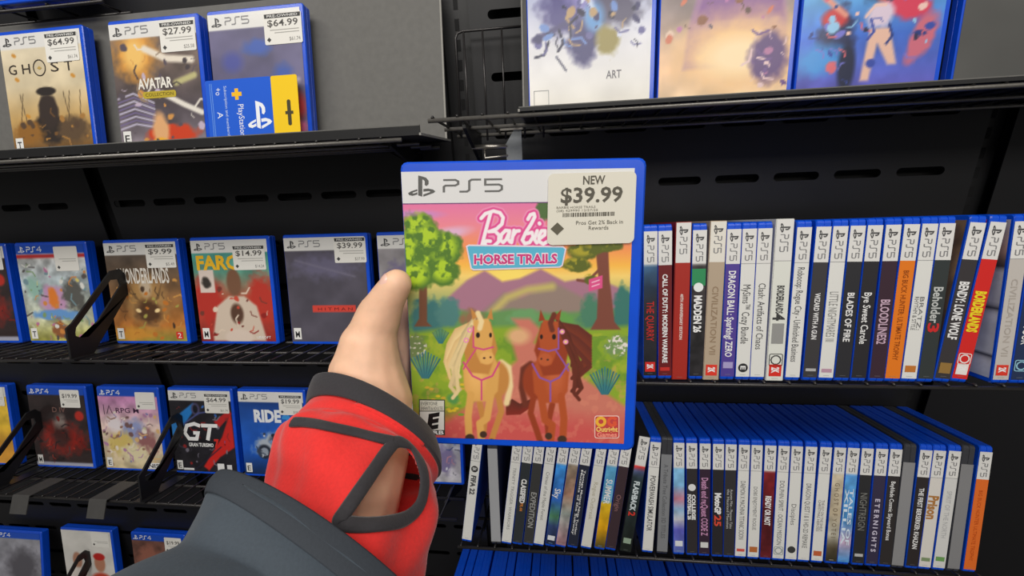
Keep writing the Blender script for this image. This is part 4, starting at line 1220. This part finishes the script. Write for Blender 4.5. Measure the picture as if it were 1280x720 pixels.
def a_held(cv):
    # sky
    cv.vgrad([(250, (228, 118, 172)), (285, (240, 140, 150)), (310, (246, 150, 90)), (332, (252, 190, 80)), (345, (250, 214, 120)), (380, (150, 170, 110)), (560, (200, 90, 90))])
    cv.ell(560, 292, 26, 7, (226, 180, 210), .9, -10).ell(520, 268, 30, 5, (206, 140, 200), .9).ell(735, 300, 40, 8, (250, 160, 90), .9)
    cv.ell(640, 346, 36, 16, (255, 226, 110), 1.2)
    # mountains
    cv.poly([(560, 372), (584, 350), (606, 338), (628, 352), (650, 348), (676, 336), (706, 352), (740, 346), (780, 362), (780, 400), (560, 400)], (170, 120, 140), 4)
    cv.poly([(600, 392), (630, 366), (652, 372), (690, 352), (730, 372), (760, 400)], (150, 130, 120), 6)
    cv.line([(614, 392), (634, 372), (660, 362), (690, 358)], 9, (196, 180, 110), 7)
    # wooded middle distance
    cv.poly([(500, 396), (560, 384), (600, 392), (640, 386), (690, 392), (800, 384), (800, 440), (500, 440)], (104, 150, 90), 6)
    for x, yy, rx, ry, c in ((534, 398, 20, 26, (66, 120, 120)), (560, 390, 14, 22, (80, 130, 126)), (780, 392, 14, 34, (62, 120, 110)), (740, 396, 16, 26, (78, 130, 104)), (600, 402, 16, 12, (96, 150, 84)), (655, 396, 20, 10, (110, 160, 104)), (700, 404, 18, 14, (104, 160, 80))):
        cv.ell(x, yy, rx, ry, c, .4, rough=.7, seed=int(x))
    # grass
    cv.poly([(500, 418), (560, 410), (640, 408), (720, 412), (800, 406), (800, 570), (500, 570)], (140, 170, 50), 7)
    cv.mix(np.clip((cv.noise(10, 11) - .5) * 3, 0, .5) * (cv.Y > 416), (180, 186, 60)).mix(np.clip((cv.noise(14, 19) - .55) * 4, 0, .6) * (cv.Y > 420), (96, 140, 50))
    # path
    cv.poly([(640, 398), (662, 398), (676, 412), (668, 428), (696, 450), (800, 520), (800, 570), (500, 570), (500, 545), (560, 528), (606, 490), (646, 450), (640, 428), (652, 414)], (206, 122, 104), 6)
    cv.ell(648, 420, 14, 10, (226, 176, 130), .8).ell(640, 548, 180, 30, (206, 88, 84), .8, rough=.2)
    cv.mix(np.clip((cv.noise(8, 23) - .55) * 3, 0, .3) * (cv.Y > 450), (230, 150, 120))
    # left tree
    cv.poly([(524, 360), (534, 356), (534, 402), (540, 408), (518, 408), (524, 398)], (120, 78, 56), 2)
    for x, yy, rx, ry, s_ in ((524, 290, 22, 26, 1), (512, 318, 16, 30, 2), (536, 322, 20, 28, 3), (556, 312, 22, 22, 4), (520, 346, 22, 18, 5), (556, 340, 18, 18, 6), (536, 300, 18, 20, 7)):
        tree_blob(cv, x, yy, rx, ry, s_)
    # right tree
    cv.poly([(744, 306), (760, 306), (762, 350), (768, 402), (776, 412), (738, 412), (746, 398), (748, 350)], (128, 74, 60), 2)
    cv.line([(748, 338), (734, 352), (722, 350)], 3.5, (128, 74, 60), 1.5)
    for x, yy, rx, ry, s_ in ((730, 314, 20, 12, 11), (722, 332, 18, 9, 12), (752, 308, 26, 8, 13), (740, 350, 9, 6, 14)):
        tree_blob(cv, x, yy, rx, ry, s_, (96, 104, 40), (170, 160, 50))
    cv.ell(682, 262, 12, 14, (80, 110, 60), .3, rough=.5)
    cv.poly([(736, 349), (753, 344), (753, 360), (736, 364)], (222, 84, 140), 1).line([(740, 353), (749, 350)], 1.2, (250, 210, 226)).line([(740, 358), (749, 355)], 1.2, (250, 210, 226))
    # bushes and spiky plants
    cv.ell(518, 434, 16, 16, (110, 130, 80), .5, rough=.9, seed=31, sc=4).mix(np.clip((cv.noise(3, 33) - .6) * 8, 0, 1) * (np.hypot((cv.X - 518) / 16, (cv.Y - 434) / 14) < 1), (220, 214, 200))
    cv.ell(772, 432, 16, 14, (120, 150, 90), .5, rough=.9, seed=35, sc=4).mix(np.clip((cv.noise(3, 37) - .5) * 8, 0, 1) * (np.hypot((cv.X - 773) / 17, (cv.Y - 432) / 13) < 1), (230, 222, 214))
    cv.ell(590, 398, 14, 10, (150, 110, 80), .6, rough=.8, seed=39)
    for px_, py_, k in ((532, 458, 1.), (551, 421, .55), (756, 478, 1.)):
        for j in range(-5, 6): cv.line([(px_ + j * .8 * k, py_ + 14 * k), (px_ + j * 3.6 * k, py_ - (19 - abs(j) * 1.9) * k)], 1.9 * k, ((62, 130, 136), (46, 104, 120))[j % 2], 1.)
    for j in range(26):
        rx_ = random.Random(j); cv.ell(520 + rx_.random() * 60, 480 + rx_.random() * 40, 3, 1.6, ((220, 190, 50), (206, 170, 60), (120, 160, 50))[j % 3], .5)
    cv.ell(566, 498, 8, 7, (90, 150, 80), .5, rough=.8)
    # horses
    for k in range(8): cv.line([(664, 500 + k), (650, 506 + k * 1.5), (640, 500 + k * 2.4), (634, 506 + k * 1.6)], 3, (96 + 5 * k, 46, 36), 1.4)
    for k in range(12): cv.line([(700, 404 + k), (722, 408 + 3 * k), (738, 420 + 3.5 * k), (732 - k, 440 + 3 * k)], 4, (104 + 5 * (k % 5), 48 + 2 * (k % 5), 38), 1.6)
    for k in range(8): cv.line([(592, 402 + k), (570, 412 + 3 * k), (560, 430 + 4 * k), (556 + k, 452 + 3 * k)], 3.6, (226 + 4 * (k % 5), 190 + 6 * (k % 5), 130 + 6 * (k % 5)), 1.4)
    horse(cv, 602, 440, (224, 170, 92), (200, 138, 70), (242, 216, 160), (214, 80, 130), 1)
    horse(cv, 688, 442, (182, 84, 44), (154, 64, 36), (112, 52, 38), (146, 90, 170), -1)
    # script title with its pink outlines
    d = np.min([cv.sdist(q) for q in SCRIPT], axis=0)
    cv.mix((6.6 - d) / 1.2 + .5, (240, 150, 190)).mix((4.9 - d) / 1.0 + .5, (226, 78, 148)).mix((2.25 - d) / 1.0 + .5, (248, 240, 243))


IX0, IX1, IZ0, IZ1 = .6, CW_ - 6.2, 4.8, CH - 5.4
grid_print('cover_insert', IX0, IX1, IZ0, IZ1, 330, 410, -.3, a_held, held, conv=h2p)
g = Geo()
hp = lambda u, v: p2h(u, v)
# white header band
zb = (p2h(505, 254)[1] + p2h(700, 252.5)[1]) / 2
g.flat([(IX0, zb), (IX1, zb), (IX1, IZ1), (IX0, IZ1)], -.42, (222, 222, 222))
g.flat([(IX0, zb - .5), (IX1, zb - .5), (IX1, zb), (IX0, zb)], -.44, (120, 80, 130))
g.obj('header_band', M_print, held)
g = Geo()
ps_mark(g, lambda x, z: p2h(510.5 + 34 * x, 246 - 33 * z + x * -.6), -.55, (92, 92, 90))
ps_word(g, 5, lambda x, z: p2h(553 + 26.2 * x, 240.5 - 20.5 * z - x * .4), -.55, (104, 104, 102), .11)
g.obj('platform_logo', M_print, held)
g = Geo()
g.flat([(582.5, 307.5), (586, 305.5), (704, 307.5), (708, 311), (703.5, 332), (700, 334.5), (592, 338), (588.5, 336)], -.60, (228, 214, 226), p2h)
g.flat([(584.5, 308.5), (587, 307.5), (703.5, 309.3), (706, 311.5), (702, 331), (699, 332.8), (592.5, 336), (590, 334.5)], -.64, (92, 182, 212), p2h)
g.obj('title_plaque', M_print, held)
g = Geo()
mpT = lambda x, z: p2h(x, 644 - z - (x - 640) * .012)
g.text('HORSE TRAILS', (592, 314.5, 697.5, 326.5), -.70, (246, 232, 240), mp=mpT, bold=.085)
g.text('HORSE TRAILS', (592.8, 314.9, 696.7, 326.1), -.76, (206, 60, 128), mp=mpT, bold=.035)
g.obj('title_lettering', M_print, held)
# rating box and publisher mark
g = Geo()
up = lambda x, z: p2h(x, 1000 - z)
g.flat([(524, 1000 - 498.6), (556.5, 1000 - 499.2), (556.5, 1000 - 543.5), (524, 1000 - 543)], -.45, (60, 66, 56), up)
g.flat([(525.2, 1000 - 500), (555.3, 1000 - 500.4), (555.3, 1000 - 513), (525.2, 1000 - 513)], -.5, (214, 214, 200), up)
g.flat([(525.2, 1000 - 514), (555.3, 1000 - 514), (555.3, 1000 - 537), (525.2, 1000 - 537)], -.5, (226, 226, 220), up)
g.text('EVERYONE', (526.5, 1000 - 506, 547, 1000 - 501.8), -.56, (50, 50, 50), mp=up)
g.text('ENFANTS & ADULTES', (526.5, 1000 - 512, 554, 1000 - 507.8), -.56, (50, 50, 50), mp=up)
g.text('E', (535, 1000 - 535, 549, 1000 - 517), -.56, (30, 30, 30), mp=lambda x, z: p2h(x + (z - 474) * .12, 1000 - z - (x - 541) * .18), bold=.06)
g.text('ESRB', (530, 1000 - 542.4, 555, 1000 - 538), -.56, (236, 236, 236), mp=up, bold=.03)
g.obj('rating_box', M_print, held)
g = Geo()
g.flat(rrect(743, 1000 - 547.5, 774, 1000 - 519, 3), -.45, (240, 206, 196), up)
g.flat(rrect(744, 1000 - 546.5, 773, 1000 - 520, 2.5), -.5, (196, 70, 70), up)
for cx_, c_ in ((751, (240, 180, 60)), (765.5, (226, 90, 60))):
    g.stroke([(cx_ + 5 * math.cos(a), 1000 - 526.5 + 4.8 * math.sin(a)) for a in (np.linspace(.5, 5.8, 14) if cx_ > 760 else np.linspace(0, 6.283, 15)[:-1])], 3.6, -.55, c_, up, closed=cx_ < 760)
g.stroke([(770.5, 1000 - 527.5), (766, 1000 - 527.5)], 3, -.56, (226, 90, 60), up)
g.text('Outright', (745, 1000 - 539, 772, 1000 - 533), -.56, (246, 206, 110), mp=up, bold=.03)
g.text('Games', (746, 1000 - 545.5, 771, 1000 - 539.8), -.56, (246, 150, 130), mp=up, bold=.03)
g.obj('publisher_logo', M_print, held)
# price sticker
g = Geo()
A_, B_, C_, D_ = (685.5, 217.5), (795.3, 214.3), (791.8, 303.5), (683.8, 306.5)


def bil(s_, t_):               # s right, t down, in 0..1
    x = A_[0] * (1 - s_) * (1 - t_) + B_[0] * s_ * (1 - t_) + C_[0] * s_ * t_ + D_[0] * (1 - s_) * t_
    yv = A_[1] * (1 - s_) * (1 - t_) + B_[1] * s_ * (1 - t_) + C_[1] * s_ * t_ + D_[1] * (1 - s_) * t_
    return p2h(x, yv)


st = lambda x, z: bil(x / 110., 1 - z / 90.)
outl = [st(x, z) for x, z in rrect(0, 0, 110, 90, 7, 5)]
n = len(outl)
g.add([(x, -1.25, z) for x, z in outl] + [(x, -1.0, z) for x, z in outl], [tuple(range(n)), tuple(range(2 * n - 1, n - 1, -1))] + [(j, n + j, n + (j + 1) % n, (j + 1) % n) for j in range(n)], (222, 218, 204))
lab = g.obj('price_label', M_paper, held)
g = Geo()
dk = (92, 88, 78)
g.text('NEW', (43.5, 75.5, 71, 86), -1.4, dk, mp=st, bold=.02)
g.text('$39.99', (16, 53, 93.5, 71.5), -1.4, dk, mp=st, bold=.022)
g.text('BARBIE HORSE TRAILS', (11, 45.6, 60, 48.4), -1.4, (128, 124, 112), mp=st)
g.text('(28) 429990 12/27/25', (11, 41.6, 63, 44.4), -1.4, (128, 124, 112), mp=st)
rb = random.Random(2)
x = 19.
while x < 84:
    w_ = rb.choice((.6, .9, 1.4, 2.)); g.flat([(x, 35), (x + w_, 35), (x + w_, 40), (x, 40)], -1.4, dk, st); x += w_ + rb.choice((.5, .8, 1.2))
g.text('Pros Get 2% Back in', (36, 24.8, 95, 29.8), -1.4, dk, mp=st)
g.text('Rewards', (52, 18, 77, 23), -1.4, dk, mp=st)
g.flat([(4, 20.5), (12.5, 28.5), (21, 20.5), (12.5, 12.5)], -1.4, (96, 92, 78), st)
g.obj('price_lettering', M_paper, lab)

# ------------------------------------------------------------------ the person: hand, cuff, sleeve
person = empty('person', cw(440, 620, 215))
tag(person, 'person holding up the game case, wearing a slate jacket over a red thumbhole cuff', 'person')
pinv = Matrix.Translation(person.location).inverted()


def hl(x, y, z):                # held-case frame centred on its front face -> mm
    return HT + HR @ np.array([x, y, z])


def capsule(g, a, b, ra, rb, n=14):
    a, b = np.array(a), np.array(b)
    d = b - a; L = np.linalg.norm(d); d = d / L
    pts, rr = [], []
    for k in range(5):
        th = math.pi / 2 * (1 - k / 4)
        pts.append(a - d * ra * math.sin(th)); rr.append(max(.05, ra * math.cos(th)))
    for k in range(1, 4):
        pts.append(a + (b - a) * k / 4); rr.append(ra + (rb - ra) * k / 4)
    for k in range(5):
        th = math.pi / 2 * k / 4
        pts.append(b + d * rb * math.sin(th)); rr.append(max(.05, rb * math.cos(th)))
    g.tube(pts, rr, n)


hg = Geo()
chains = []
arm = [(cw(270, 940, 125), 24), (cw(350, 800, 152), 24), (cw(415, 690, 184), 24), (cw(440, 625, 207), 23.5), (cw(455, 580, 224), 23), (cw(463, 545, 236), 23), (cw(463, 505, 243), 24)]
chains.append(arm)
chains.append([(cw(462, 505, 244), 25), (cw(458, 468, 245), 21.5), (cw(461, 434, 244), 17.2), (cw(468, 410, 243), 13.6), (cw(474, 394, 242), 12.9), (cw(484, 374, 239), 10.4), (cw(495.5, 355.5, 236.5), 8.9)])
wr = cw(467, 538, 252)
fing = [[(-58, 31, 8, 12.5), (-40, 25.6, 30, 9.8), (-24, 23.8, 46, 8.8), (-12, 22.8, 58, 7.6)],
        [(-60, 34, -9, 13), (-36, 25.8, 10, 10), (-14, 24, 24, 9), (0, 23, 34, 7.8)],
        [(-60, 36, -25, 12.5), (-36, 25.2, -12, 9.4), (-14, 23.4, -1, 8.4), (0, 22.4, 6, 7.4)],
        [(-58, 36, -40, 12), (-40, 24.2, -33, 8.4), (-24, 22.6, -27, 7.4), (-12, 21.8, -23, 6.6)]]
for fg in fing:
    ch = [(hl(*q[:3]), q[3]) for q in fg]
    chains.append([(wr, 18), (hl(-84, 25, fg[0][2] - 12), 13.5)] + ch)
chains.append([(cw(458, 478, 252), 18), (hl(-84, 26, -12), 12)])
for ch in chains:
    for (a, ra), (b, rb_) in zip(ch[:-1], ch[1:]): capsule(hg, a, b, ra, rb_)
hm = hg.mesh('hand', M_skin)
tmp = bpy.data.objects.new('hand', hm)
COL.objects.link(tmp)
tmp.location = (0, 0, EYE)
md = tmp.modifiers.new('r', 'REMESH'); md.mode = 'VOXEL'; md.voxel_size = .0015; md.adaptivity = 0
ms = tmp.modifiers.new('s', 'SMOOTH'); ms.factor = .5; ms.iterations = 9
bpy.context.view_layer.update()
dg = bpy.context.evaluated_depsgraph_get()
me = bpy.data.meshes.new_from_object(tmp.evaluated_get(dg))
bpy.data.objects.remove(tmp)
me.materials.clear(); me.materials.append(M_skin)
hand = link('hand', me, person, True, pinv @ Matrix.Translation((0, 0, EYE)))
# thumb nail: a shallow curved plate on the outer upper side of the thumb tip
tipA, tipB = np.array(cw(488, 367, 238)), np.array(cw(495, 355.5, 236.5))
axis = (tipB - tipA) / np.linalg.norm(tipB - tipA)
side = CM.T @ np.array([-.74, -.36, -.56]); side -= axis * (side @ axis); side /= np.linalg.norm(side)
lat = np.cross(axis, side)
g = Geo()
V, Fs = [], []
for i in range(9):
    for j in range(7):
        s_ = i / 8 * 2 - 1; q = j / 6 * 2 - 1
        wd = 5.0 * math.sqrt(max(0, 1 - abs(s_) ** 4)) + .2
        th = q * wd / 8.9
        r_ = 8.95 - .5 * max(abs(s_), abs(q)) ** 3
        V.append((tipA + tipB) / 2 + axis * (s_ * 5.2 + 1.6) + side * r_ * math.cos(th) * (1 if s_ < .3 else 1 - .1 * (s_ - .3)) + lat * r_ * math.sin(th))
for i in range(8):
    for j in range(6): Fs.append((i * 7 + j, i * 7 + j + 1, (i + 1) * 7 + j + 1, (i + 1) * 7 + j))
g.add(V, Fs)
link('thumb_nail', g.mesh('thumb_nail', M_nail), person, True, pinv @ Matrix.Translation((0, 0, EYE)))


def catmull(vals, t):
    k = len(vals) - 1
    t = min(max(t * k, 0), k - 1e-6)
    i = int(t); f_ = t - i
    p0, p1, p2, p3 = vals[max(i - 1, 0)], vals[i], vals[i + 1], vals[min(i + 2, k)]
    return .5 * (2 * p1 + (p2 - p0) * f_ + (2 * p0 - 5 * p1 + 4 * p2 - p3) * f_ ** 2 + (3 * p1 - p0 - 3 * p2 + p3) * f_ ** 3)


def ringsurf(spec, depth, nv, nu, wob):
    """loft of rings; each ring given by its two silhouette points and its depth"""
    arr = np.array([[l[0], l[1], r[0], r[1], z] for l, r, z in spec], float)
    rows = [catmull(arr, v) for v in np.linspace(0, 1, nv)]
    C = np.array([[((q[0] + q[2]) / 2 - 640) / F_PX * q[4], ((q[1] + q[3]) / 2 - 360) / F_PX * q[4], q[4]] for q in rows])
    out = np.zeros((nv, nu, 3))
    for i, q in enumerate(rows):
        A = C[min(i + 2, nv - 1)] - C[max(i - 2, 0)]
        A /= np.linalg.norm(A)
        e1 = np.array([q[2] - q[0], q[3] - q[1], 0.]); hl_ = np.linalg.norm(e1) / 2 * q[4] / F_PX; e1 /= np.linalg.norm(e1)
        e2 = np.cross(A, e1); e2 /= np.linalg.norm(e2)
        if e2[2] > 0: e2 = -e2          # e2 points to the viewer side
        for j in range(nu):
            th = 2 * math.pi * j / nu
            w_ = 1 + wob(i / (nv - 1), th)
            out[i, j] = C[i] + w_ * (hl_ * math.cos(th) * e1 + hl_ * depth * math.sin(th) * e2)
    return out                          # camera coordinates


def camproj(q): return np.stack([640 + F_PX * q[..., 0] / q[..., 2], 360 + F_PX * q[..., 1] / q[..., 2]], -1)


CUFF = [((392, 481), (543, 562), 238), ((389, 500), (546, 584), 233), ((379, 514), (546, 598), 228.5), ((364, 530), (541, 606), 223), ((343, 550), (543, 630), 214),
        ((334, 577), (542, 655), 204), ((336, 606), (532, 690), 193), ((334, 645), (522, 728), 181), ((325, 690), (505, 780), 168), ((310, 740), (485, 840), 156)]



def wob_c(v, th):
    s_ = math.sin(th)
    w_ = 0
    if v > .38: w_ += .05 * math.sin(4 * th + 10 * v) * min(1, (v - .38) * 5) + .02 * math.sin(11 * th - 14 * v)
    w_ += -.03 * math.exp(-((v - .36) / .04) ** 2)
    return w_


NV, NU = 130, 260
cs = ringsurf(CUFF, .82, NV, NU, wob_c)
px = camproj(cs)
dU = np.roll(cs, -1, 1) - np.roll(cs, 1, 1)
dV = np.gradient(cs, axis=0)
nrm = np.cross(dU, dV)
nrm /= np.linalg.norm(nrm, axis=2, keepdims=True) + 1e-9
cen = cs.mean(axis=1, keepdims=True)
sgn = np.sign((nrm * (cs - cen)).sum(2, keepdims=True))
nrm *= sgn
front = (nrm * cs).sum(2) < 0


def inpoly(pts, q):
    ins = np.zeros(q.shape[:-1], bool)
    n_ = len(pts)
    for k in range(n_):
        (ax, ay), (bx, by) = pts[k], pts[(k + 1) % n_]
        if ay == by: continue
        ins ^= ((ay > q[..., 1]) != (by > q[..., 1])) & (q[..., 0] < (bx - ax) * (q[..., 1] - ay) / (by - ay) + ax)
    return ins


# centre line of the thumbhole binding (closed loop) and the strip leading to it
LOOP = [(495, 553), (510, 558), (521, 572), (528, 590), (529, 610), (523, 632), (508, 647), (488, 654), (462, 657), (438, 656), (425, 652), (432, 640), (446, 619), (460, 598), (474, 577), (485, 562)]
STRIP = [(367, 528.5), (380, 529), (395, 531), (418, 536), (442, 541), (466, 547), (490, 552)]
hole = inpoly(LOOP, px) & front
V = (cs @ CM).reshape(-1, 3)
idx = np.arange(NV * NU).reshape(NV, NU)
i2 = np.roll(idx, -1, 1)
F4 = np.stack([idx[:-1], i2[:-1], i2[1:], idx[1:]], -1)
keep = ~(hole[:-1] & np.roll(hole, -1, 1)[:-1] & np.roll(hole, -1, 1)[1:] & hole[1:])
F4 = F4[keep].reshape(-1, 4)
pm = pinv @ Matrix.Translation((0, 0, EYE))


def solid(o, th):
    md_ = o.modifiers.new('thick', 'SOLIDIFY'); md_.thickness = th; md_.offset = -1
    return o


g = Geo(); g.add(V.tolist(), [tuple(map(int, q)) for q in F4])
cuff = link('knit_cuff', g.mesh('knit_cuff', M_red), person, True, pm)
solid(cuff, .0012)


def on_cuff(u, v):
    d = np.hypot(px[..., 0] - u, px[..., 1] - v) + np.where(front, 0, 1e6)
    k = np.unravel_index(np.argmin(d), d.shape)
    p_ = cs[k] + 0
    c_ = np.array([(u - 640) / F_PX, (v - 360) / F_PX, 1.]) * p_[2]
    return c_, nrm[k]


def dens(pts, closed, n=8):
    pts = [np.array(p, float) for p in pts]
    k = len(pts)
    out = []
    for i in range(k if closed else k - 1):
        if closed: p0, p1, p2, p3 = pts[i - 1], pts[i], pts[(i + 1) % k], pts[(i + 2) % k]
        else: p0, p1, p2, p3 = pts[max(i - 1, 0)], pts[i], pts[i + 1], pts[min(i + 2, k - 1)]
        for j in range(n):
            f_ = j / n
            out.append(.5 * (2 * p1 + (p2 - p0) * f_ + (2 * p0 - 5 * p1 + 4 * p2 - p3) * f_ ** 2 + (3 * p1 - p0 - 3 * p2 + p3) * f_ ** 3))
    if not closed: out.append(pts[-1])
    return out


def binding(name, path, closed, hw, parent, lift=.9, th=1.0, n=8):
    pts, nn = [], []
    for u, v in dens(path, closed):
        a, b = on_cuff(u, v)
        pts.append(a); nn.append(b)
    pts = np.array(pts); nn = np.array(nn)
    for _ in range(4):
        if closed:
            pts = (np.roll(pts, 1, 0) + 2 * pts + np.roll(pts, -1, 0)) / 4; nn = (np.roll(nn, 1, 0) + 2 * nn + np.roll(nn, -1, 0)) / 4
        else:
            pts[1:-1] = (pts[:-2] + 2 * pts[1:-1] + pts[2:]) / 4; nn[1:-1] = (nn[:-2] + 2 * nn[1:-1] + nn[2:]) / 4
    k = len(pts)
    Vv, Ff = [], []
    for i in range(k):
        d = (pts[(i + 1) % k] - pts[i - 1]) if closed else pts[min(i + 1, k - 1)] - pts[max(i - 1, 0)]
        d /= np.linalg.norm(d); nq = nn[i] - d * (nn[i] @ d); nq /= np.linalg.norm(nq); b = np.cross(d, nq)
        for j in range(n):
            a_ = 2 * math.pi * j / n
            Vv.append((pts[i] + nq * (lift + th * math.sin(a_)) + b * hw * math.cos(a_)) @ CM)
    for i in range(k if closed else k - 1):
        for j in range(n): Ff.append((i * n + j, i * n + (j + 1) % n, ((i + 1) % k) * n + (j + 1) % n, ((i + 1) % k) * n + j))
    g_ = Geo(); g_.add(Vv, Ff)
    o = link(name, g_.mesh(name, M_bind), parent, True)
    return o


binding('thumbhole_binding', LOOP, True, 3.0, cuff)
binding('cuff_strip', STRIP, False, 2.6, cuff)
# rim band, a slightly wider sleeve over the hand end of the cuff
cb = ringsurf([((389.5, 478), (545.5, 559), 238.8), ((385, 493), (549, 576), 234.3), ((382, 508), (550, 594), 229.5)], .84, 12, 120, lambda v, th: .012 * math.sin(math.pi * v))
Vb = (cb @ CM).reshape(-1, 3)
ib = np.arange(12 * 120).reshape(12, 120); ib2 = np.roll(ib, -1, 1)
g = Geo(); g.add(Vb.tolist(), [tuple(map(int, q)) for q in np.stack([ib[:-1], ib2[:-1], ib2[1:], ib[1:]], -1).reshape(-1, 4)])
o = link('rim_band', g.mesh('rim_band', M_bind), cuff, True)
solid(o, .002)

SLV = [((270, 595), (545, 800), 172), ((258, 614), (532, 828), 167), ((243, 645), (510, 872), 158), ((214, 688), (470, 930), 146), ((150, 722), (430, 990), 132), ((60, 770), (370, 1040), 118), ((-60, 840), (300, 1100), 106)]
js = ringsurf(SLV, .58, 70, 160, lambda v, th: .018 * math.sin(3 * th + 7 * v) * min(1, v * 4) + .012 * math.sin(7 * th - 11 * v) * min(1, v * 4))
Vj = (js @ CM).reshape(-1, 3)
ij = np.arange(70 * 160).reshape(70, 160); ij2 = np.roll(ij, -1, 1)
Fj = np.stack([ij[:-1], ij2[:-1], ij2[1:], ij[1:]], -1)
g = Geo(); g.add(Vj.tolist(), [tuple(map(int, q)) for q in Fj.reshape(-1, 4)])
jk = link('jacket_sleeve', g.mesh('jacket_sleeve', M_jacket), person, True, pm)
solid(jk, .0025)
hs = ringsurf([((269, 593.5), (547, 800), 172.4), ((261, 605), (540, 818), 169), ((255, 618), (532, 835), 166)], .60, 10, 160, lambda v, th: .01 * math.sin(math.pi * v))
Vh = (hs @ CM).reshape(-1, 3)
ih = np.arange(10 * 160).reshape(10, 160); ih2 = np.roll(ih, -1, 1)
g = Geo(); g.add(Vh.tolist(), [tuple(map(int, q)) for q in np.stack([ih[:-1], ih2[:-1], ih2[1:], ih[1:]], -1).reshape(-1, 4)])
o = link('sleeve_hem', g.mesh('sleeve_hem', M_hem), jk, True)
solid(o, .003)
